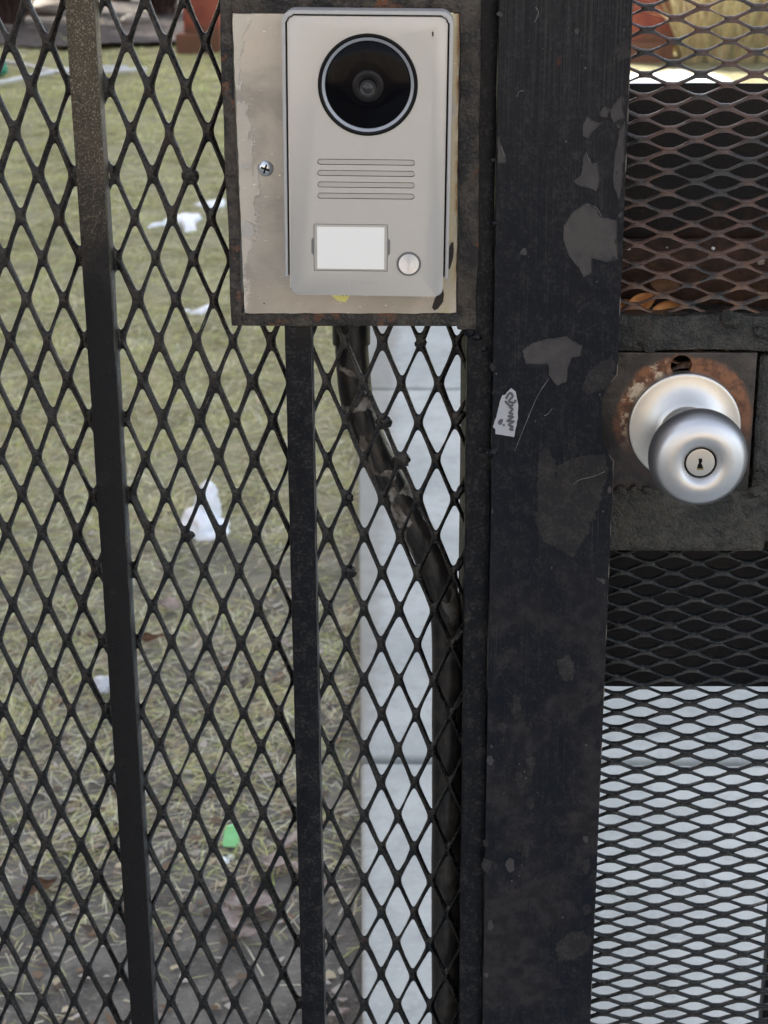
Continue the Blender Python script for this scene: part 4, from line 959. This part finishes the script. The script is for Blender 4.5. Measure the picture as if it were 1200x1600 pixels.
# ------------------------------------------------------------------ far end: columns, shrubs, stones, straw grasses
def column(px0, px1, py, label):
    a = G(px0, py); b = G(px1, py); w = b.x-a.x
    e = empty('red_column', ((a.x+b.x)/2, a.y+w/2, 0), label, 'column', 'red columns beyond the lawn')
    bm = box_bm(a.x, b.x, a.y, a.y+w, -0.05, 2.9, 0.02, 2, 0.3); from_bm('shaft', bm, M['red'], e, auto=40)
    from_bm('plinth', box_bm(a.x-0.06, b.x-0.10, a.y-0.05, a.y+w*0.7, -0.06, 0.16, 0.02), M['red'], e)
column(288, 345, 84, 'red column beyond the lawn, left of the door station')
column(958, 1053, 99, 'red column beyond the walk, seen through the gate mesh top')
def shrub(px, py, h, spread, n, label, seed):
    b = G(px, py); e = bmesh.new(); r = random.Random(seed)
    for _ in range(n):
        a = r.uniform(0, 6.283); t = r.random()**0.5*spread; hh = h*r.uniform(0.55, 1.0)
        p0 = b+Vector((r.uniform(-.08, .08), r.uniform(-.08, .08), -0.02))
        p2 = b+Vector((math.cos(a)*t, math.sin(a)*t, hh)); p1 = (p0+p2)/2+Vector((r.uniform(-.1, .1), r.uniform(-.1, .1), 0.08))
        tube_bm([p0, p1, p2], [0.014, 0.009, 0.004], 4, e, False)
        for _k in range(6):
            q0 = p1.lerp(p2, r.random()); q1 = q0+Vector((r.uniform(-.22, .22), r.uniform(-.22, .22), r.uniform(-.05, .25)))
            tube_bm([q0, q1], [0.006, 0.003], 4, e, False)
    root = empty('shrub', b, label, 'shrub', 'bare shrubs in the far bed')
    from_bm('branches', e, M['twig'], root)
shrub(18, 40, 1.5, 0.75, 110, 'bare dark shrub at the far left end of the lawn', 1)
shrub(105, 22, 1.6, 0.8, 110, 'bare dark shrub behind the long picket at the top', 2)
shrub(255, 28, 1.5, 0.8, 110, 'bare dark shrub left of the left red column', 3)
shrub(190, 5, 1.6, 0.8, 90, 'bare dark shrub farthest back between the others', 4)
shrub(-70, 30, 1.6, 0.9, 90, 'bare dark shrub just outside the left edge', 5)
for i, (px, py, s, lab) in enumerate([(72, 26, 0.22, 'pale flat stone at the back of the mulch bed'), (215, 42, 0.12, 'small pale stone on the mulch right of the long picket')]):
    c = G(px, py); tag(from_bm('stone', lump_bm((c.x, c.y, 0.06), (s*1.3, s, s*0.5), 0.25, 1.3, 3, i+2.0), M['stone'], None, origin=(c.x, c.y, 0), smooth=True), lab, 'stone', 'stones in the far bed')

def blades_mesh(name, base, yaw, length, lean, width, tint, bend=0.5):
    """one mesh of many bent, tapering blades (arrays)"""
    n = len(base); d = np.stack([np.cos(yaw), np.sin(yaw), np.zeros(n)], 1); s = np.stack([-np.sin(yaw), np.cos(yaw), np.zeros(n)], 1)
    up = np.array([0, 0, 1.0])
    def at(t):
        ang = lean*(1+bend*t)
        return base + (d*np.sin(ang)[:, None]+up*np.cos(ang)[:, None])*(length*t)[:, None]
    p0, p1, p2 = at(0.0), at(0.55), at(1.0)
    for p in (p1, p2): p[:, 2] = np.maximum(p[:, 2], base[:, 2]+0.002)
    w = (s*width[:, None])/2
    Vt = np.stack([p0-w, p0+w, p1-w*0.8, p1+w*0.8, p2], 1).reshape(-1, 3)
    k = np.arange(n)[:, None]*5
    tris = np.concatenate([k+[0, 1, 3], k+[0, 3, 2], k+[2, 3, 4]], 1).reshape(-1)
    me = bpy.data.meshes.new(name); me.vertices.add(len(Vt)); me.vertices.foreach_set('co', Vt.ravel())
    nt = len(tris)//3; me.loops.add(len(tris)); me.loops.foreach_set('vertex_index', tris.astype(np.int32)); me.polygons.add(nt)
    me.polygons.foreach_set('loop_start', np.arange(0, nt*3, 3, dtype=np.int32)); me.polygons.foreach_set('loop_total', np.full(nt, 3, dtype=np.int32))
    ca = me.color_attributes.new('tint', 'FLOAT_COLOR', 'POINT')
    ca.data.foreach_set('color', np.repeat(np.concatenate([tint, np.ones((n, 1))], 1), 5, axis=0).ravel())
    me.update(); me.validate(); return me

# straw grass clumps beyond the walk
for row, (py, pxs) in enumerate([(97, (1082, 1120, 1160, 1198)), (85, (1070, 1104, 1142, 1184)), (73, (1062, 1096, 1136, 1180)), (60, (1060, 1106, 1150, 1196))]):
    for ci, px in enumerate(pxs):
        b = G(px, py); n = 600
        a = rng.uniform(0, 6.283, n); rr = 0.10*np.sqrt(rng.random(n))
        base = np.stack([b.x+rr*np.cos(a), b.y+rr*np.sin(a), np.zeros(n)], 1)
        tn_ = np.array([0.88, 0.79, 0.54])*rng.uniform(0.7, 1.1, (n, 1))*rng.normal(1, 0.04, (n, 3))
        me = blades_mesh('straw', base, a+rng.normal(0, 0.5, n), rng.uniform(0.5, 1.25, n), np.abs(rng.normal(0.16, 0.14, n)), rng.uniform(0.008, 0.016, n), np.clip(tn_, 0, 1), 0.9)
        pos = ['in the front row', 'in the second row', 'in the third row', 'in the fourth row', 'in the back row'][row]
        o = finish('straw_grass_clump', me, M['straw'], None, origin=(b.x, b.y, 0))
        tag(o, 'pale straw grass clump %s, %s from the right red column' % (pos, ('first', 'second', 'third', 'fourth', 'fifth')[ci]), 'grass clump', 'straw grasses beyond the gate')
so = snow_patch([(930, 150), (950, 120), (985, 112), (1012, 118), (1040, 110), (1070, 112), (1092, 124), (1130, 121), (1160, 131), (1230, 150), (1100, 165)], 'snow strip in front of the straw grasses beyond the gate', 0.05, 9)

# ------------------------------------------------------------------ lawn grass
def lawn(n_try, seed):
    r = np.random.default_rng(seed)
    d0, d1 = 1.55, 19.0                       # distance from the camera foot
    u = r.random(n_try); k = 0.40
    d = (d0**k + u*(d1**k-d0**k))**(1/k)
    x = r.uniform(-0.34, 0.10, n_try)*d - 0.05
    y = d - CAM_D
    keep = np.ones(n_try, bool); wlx = np.array([walk_left(v) for v in y])
    keep &= (x < wlx-0.004+r.normal(0, 0.008, n_try))
    dens = np.array([0.5+0.5*noise.fractal(Vector((a*1.6, b*1.6, 3.0)), 0.9, 2.0, 3) for a, b in zip(x, y)])
    dens2 = np.array([0.5+0.5*noise.noise(Vector((a*9, b*9, 8.0))) for a, b in zip(x, y)])
    g = np.clip((y-0.75)/1.0, 0, 1)
    bare = np.clip(1.15-np.hypot((x+0.20)/0.36, (y-0.72)/0.38), 0, 1)
    near = np.clip((x-wlx+0.22)/0.2, 0, 1)*np.clip(1.2-(y-0.8)/3.5, 0, 1)
    prob = np.clip(1.7*dens-0.25+0.35*np.clip((d-4)/6, 0, 1), 0.05, 1)*np.clip(0.2+1.2*dens2, 0, 1)*(0.35+0.65*g)*(0.5+0.5*np.clip((d-2.2)/2.2, 0, 1))*(1-0.97*np.clip(bare*1.7, 0, 1))*(1-0.55*near)
    keep &= r.random(n_try) < prob
    keep &= y < np.array([20.0])[0]
    x, y, d, dens, dens2 = x[keep], y[keep], d[keep], dens[keep], dens2[keep]; n = len(x)
    z = np.array([hgt(a, b) for a, b in zip(x, y)])
    far = np.clip((d-2.5)/9, 0, 1)
    yaw = np.array([3.0*noise.noise(Vector((a*3.5, b*3.5, 5.0))) for a, b in zip(x, y)])*1.6 + r.normal(0, 0.9, n)
    length = r.uniform(0.022, 0.06, n)*(1+0.2*far); lean = np.clip(r.normal(1.26, 0.20, n)-0.05*far, 0.3, 1.52)
    width = (0.0013+0.0008*r.random(n))*(1+(d/2.6-1).clip(0)*0.75)
    straw = np.array([0.78, 0.71, 0.52]); olive = np.array([0.57, 0.555, 0.27]); green = np.array([0.44, 0.50, 0.17]); brown = np.array([0.46, 0.36, 0.24])
    m = r.random(n); gshift = np.clip(1.5*(dens2-0.5) + 0.55*far + 0.1, -0.4, 0.9)
    tint = np.where((m < 0.42-0.22*gshift)[:, None], straw, np.where((m < 0.74-0.2*gshift)[:, None], olive, np.where((m < 0.80+0.1*gshift)[:, None], green, brown)))
    tint = tint*(1-0.45*far[:, None]) + np.array([0.60, 0.62, 0.225])*1.15*0.45*far[:, None]
    tint = tint*r.uniform(0.55, 1.4, (n, 1))*r.normal(1, 0.04, (n, 3))
    long = r.random(n) < 0.025
    length[long] *= r.uniform(1.6, 2.6, long.sum()); lean[long] = r.uniform(1.2, 1.5, long.sum()); tint[long] = straw*1.25
    me = blades_mesh('lawn_grass', np.stack([x, y, z], 1), yaw, length, lean, width, np.clip(tint, 0.01, 0.85), 0.35)
    o = finish('lawn_grass', me, M['blade'])
    return tag(o, 'short matted olive and straw winter grass of the lawn', 'grass', kind='stuff')
lawn(520000, 11)

# broken bits of dead leaf scattered on the bare ground
def litter(n, seed):
    r = np.random.default_rng(seed)
    d = r.uniform(1.6, 3.6, n)**1.0; x = r.uniform(-0.26, 0.0, n)*d; y = d-CAM_D
    ok = np.array([a < walk_left(b)-0.015 for a, b in zip(x, y)]) & (r.random(n) < np.clip(1.5-(d-1.6)*0.6, 0.15, 1)); x, y = x[ok], y[ok]; n = len(x)
    z = np.array([hgt(a, b) for a, b in zip(x, y)])+0.004
    cols = np.array([[0.34, 0.29, 0.25], [0.22, 0.15, 0.10], [0.46, 0.42, 0.38], [0.12, 0.09, 0.07], [0.52, 0.45, 0.32]])
    t = cols[r.integers(0, 5, n)]*r.uniform(0.7, 1.2, (n, 1))
    me = blades_mesh('leaf_litter', np.stack([x, y, z], 1), r.uniform(0, 6.283, n), r.uniform(0.006, 0.028, n), r.uniform(1.1, 1.5, n), r.uniform(0.004, 0.016, n), t, 0.1)
    tag(finish('leaf_litter', me, M['blade']), 'broken bits of dead leaf and bark on the bare ground', 'leaf litter', kind='stuff')
litter(900, 4)
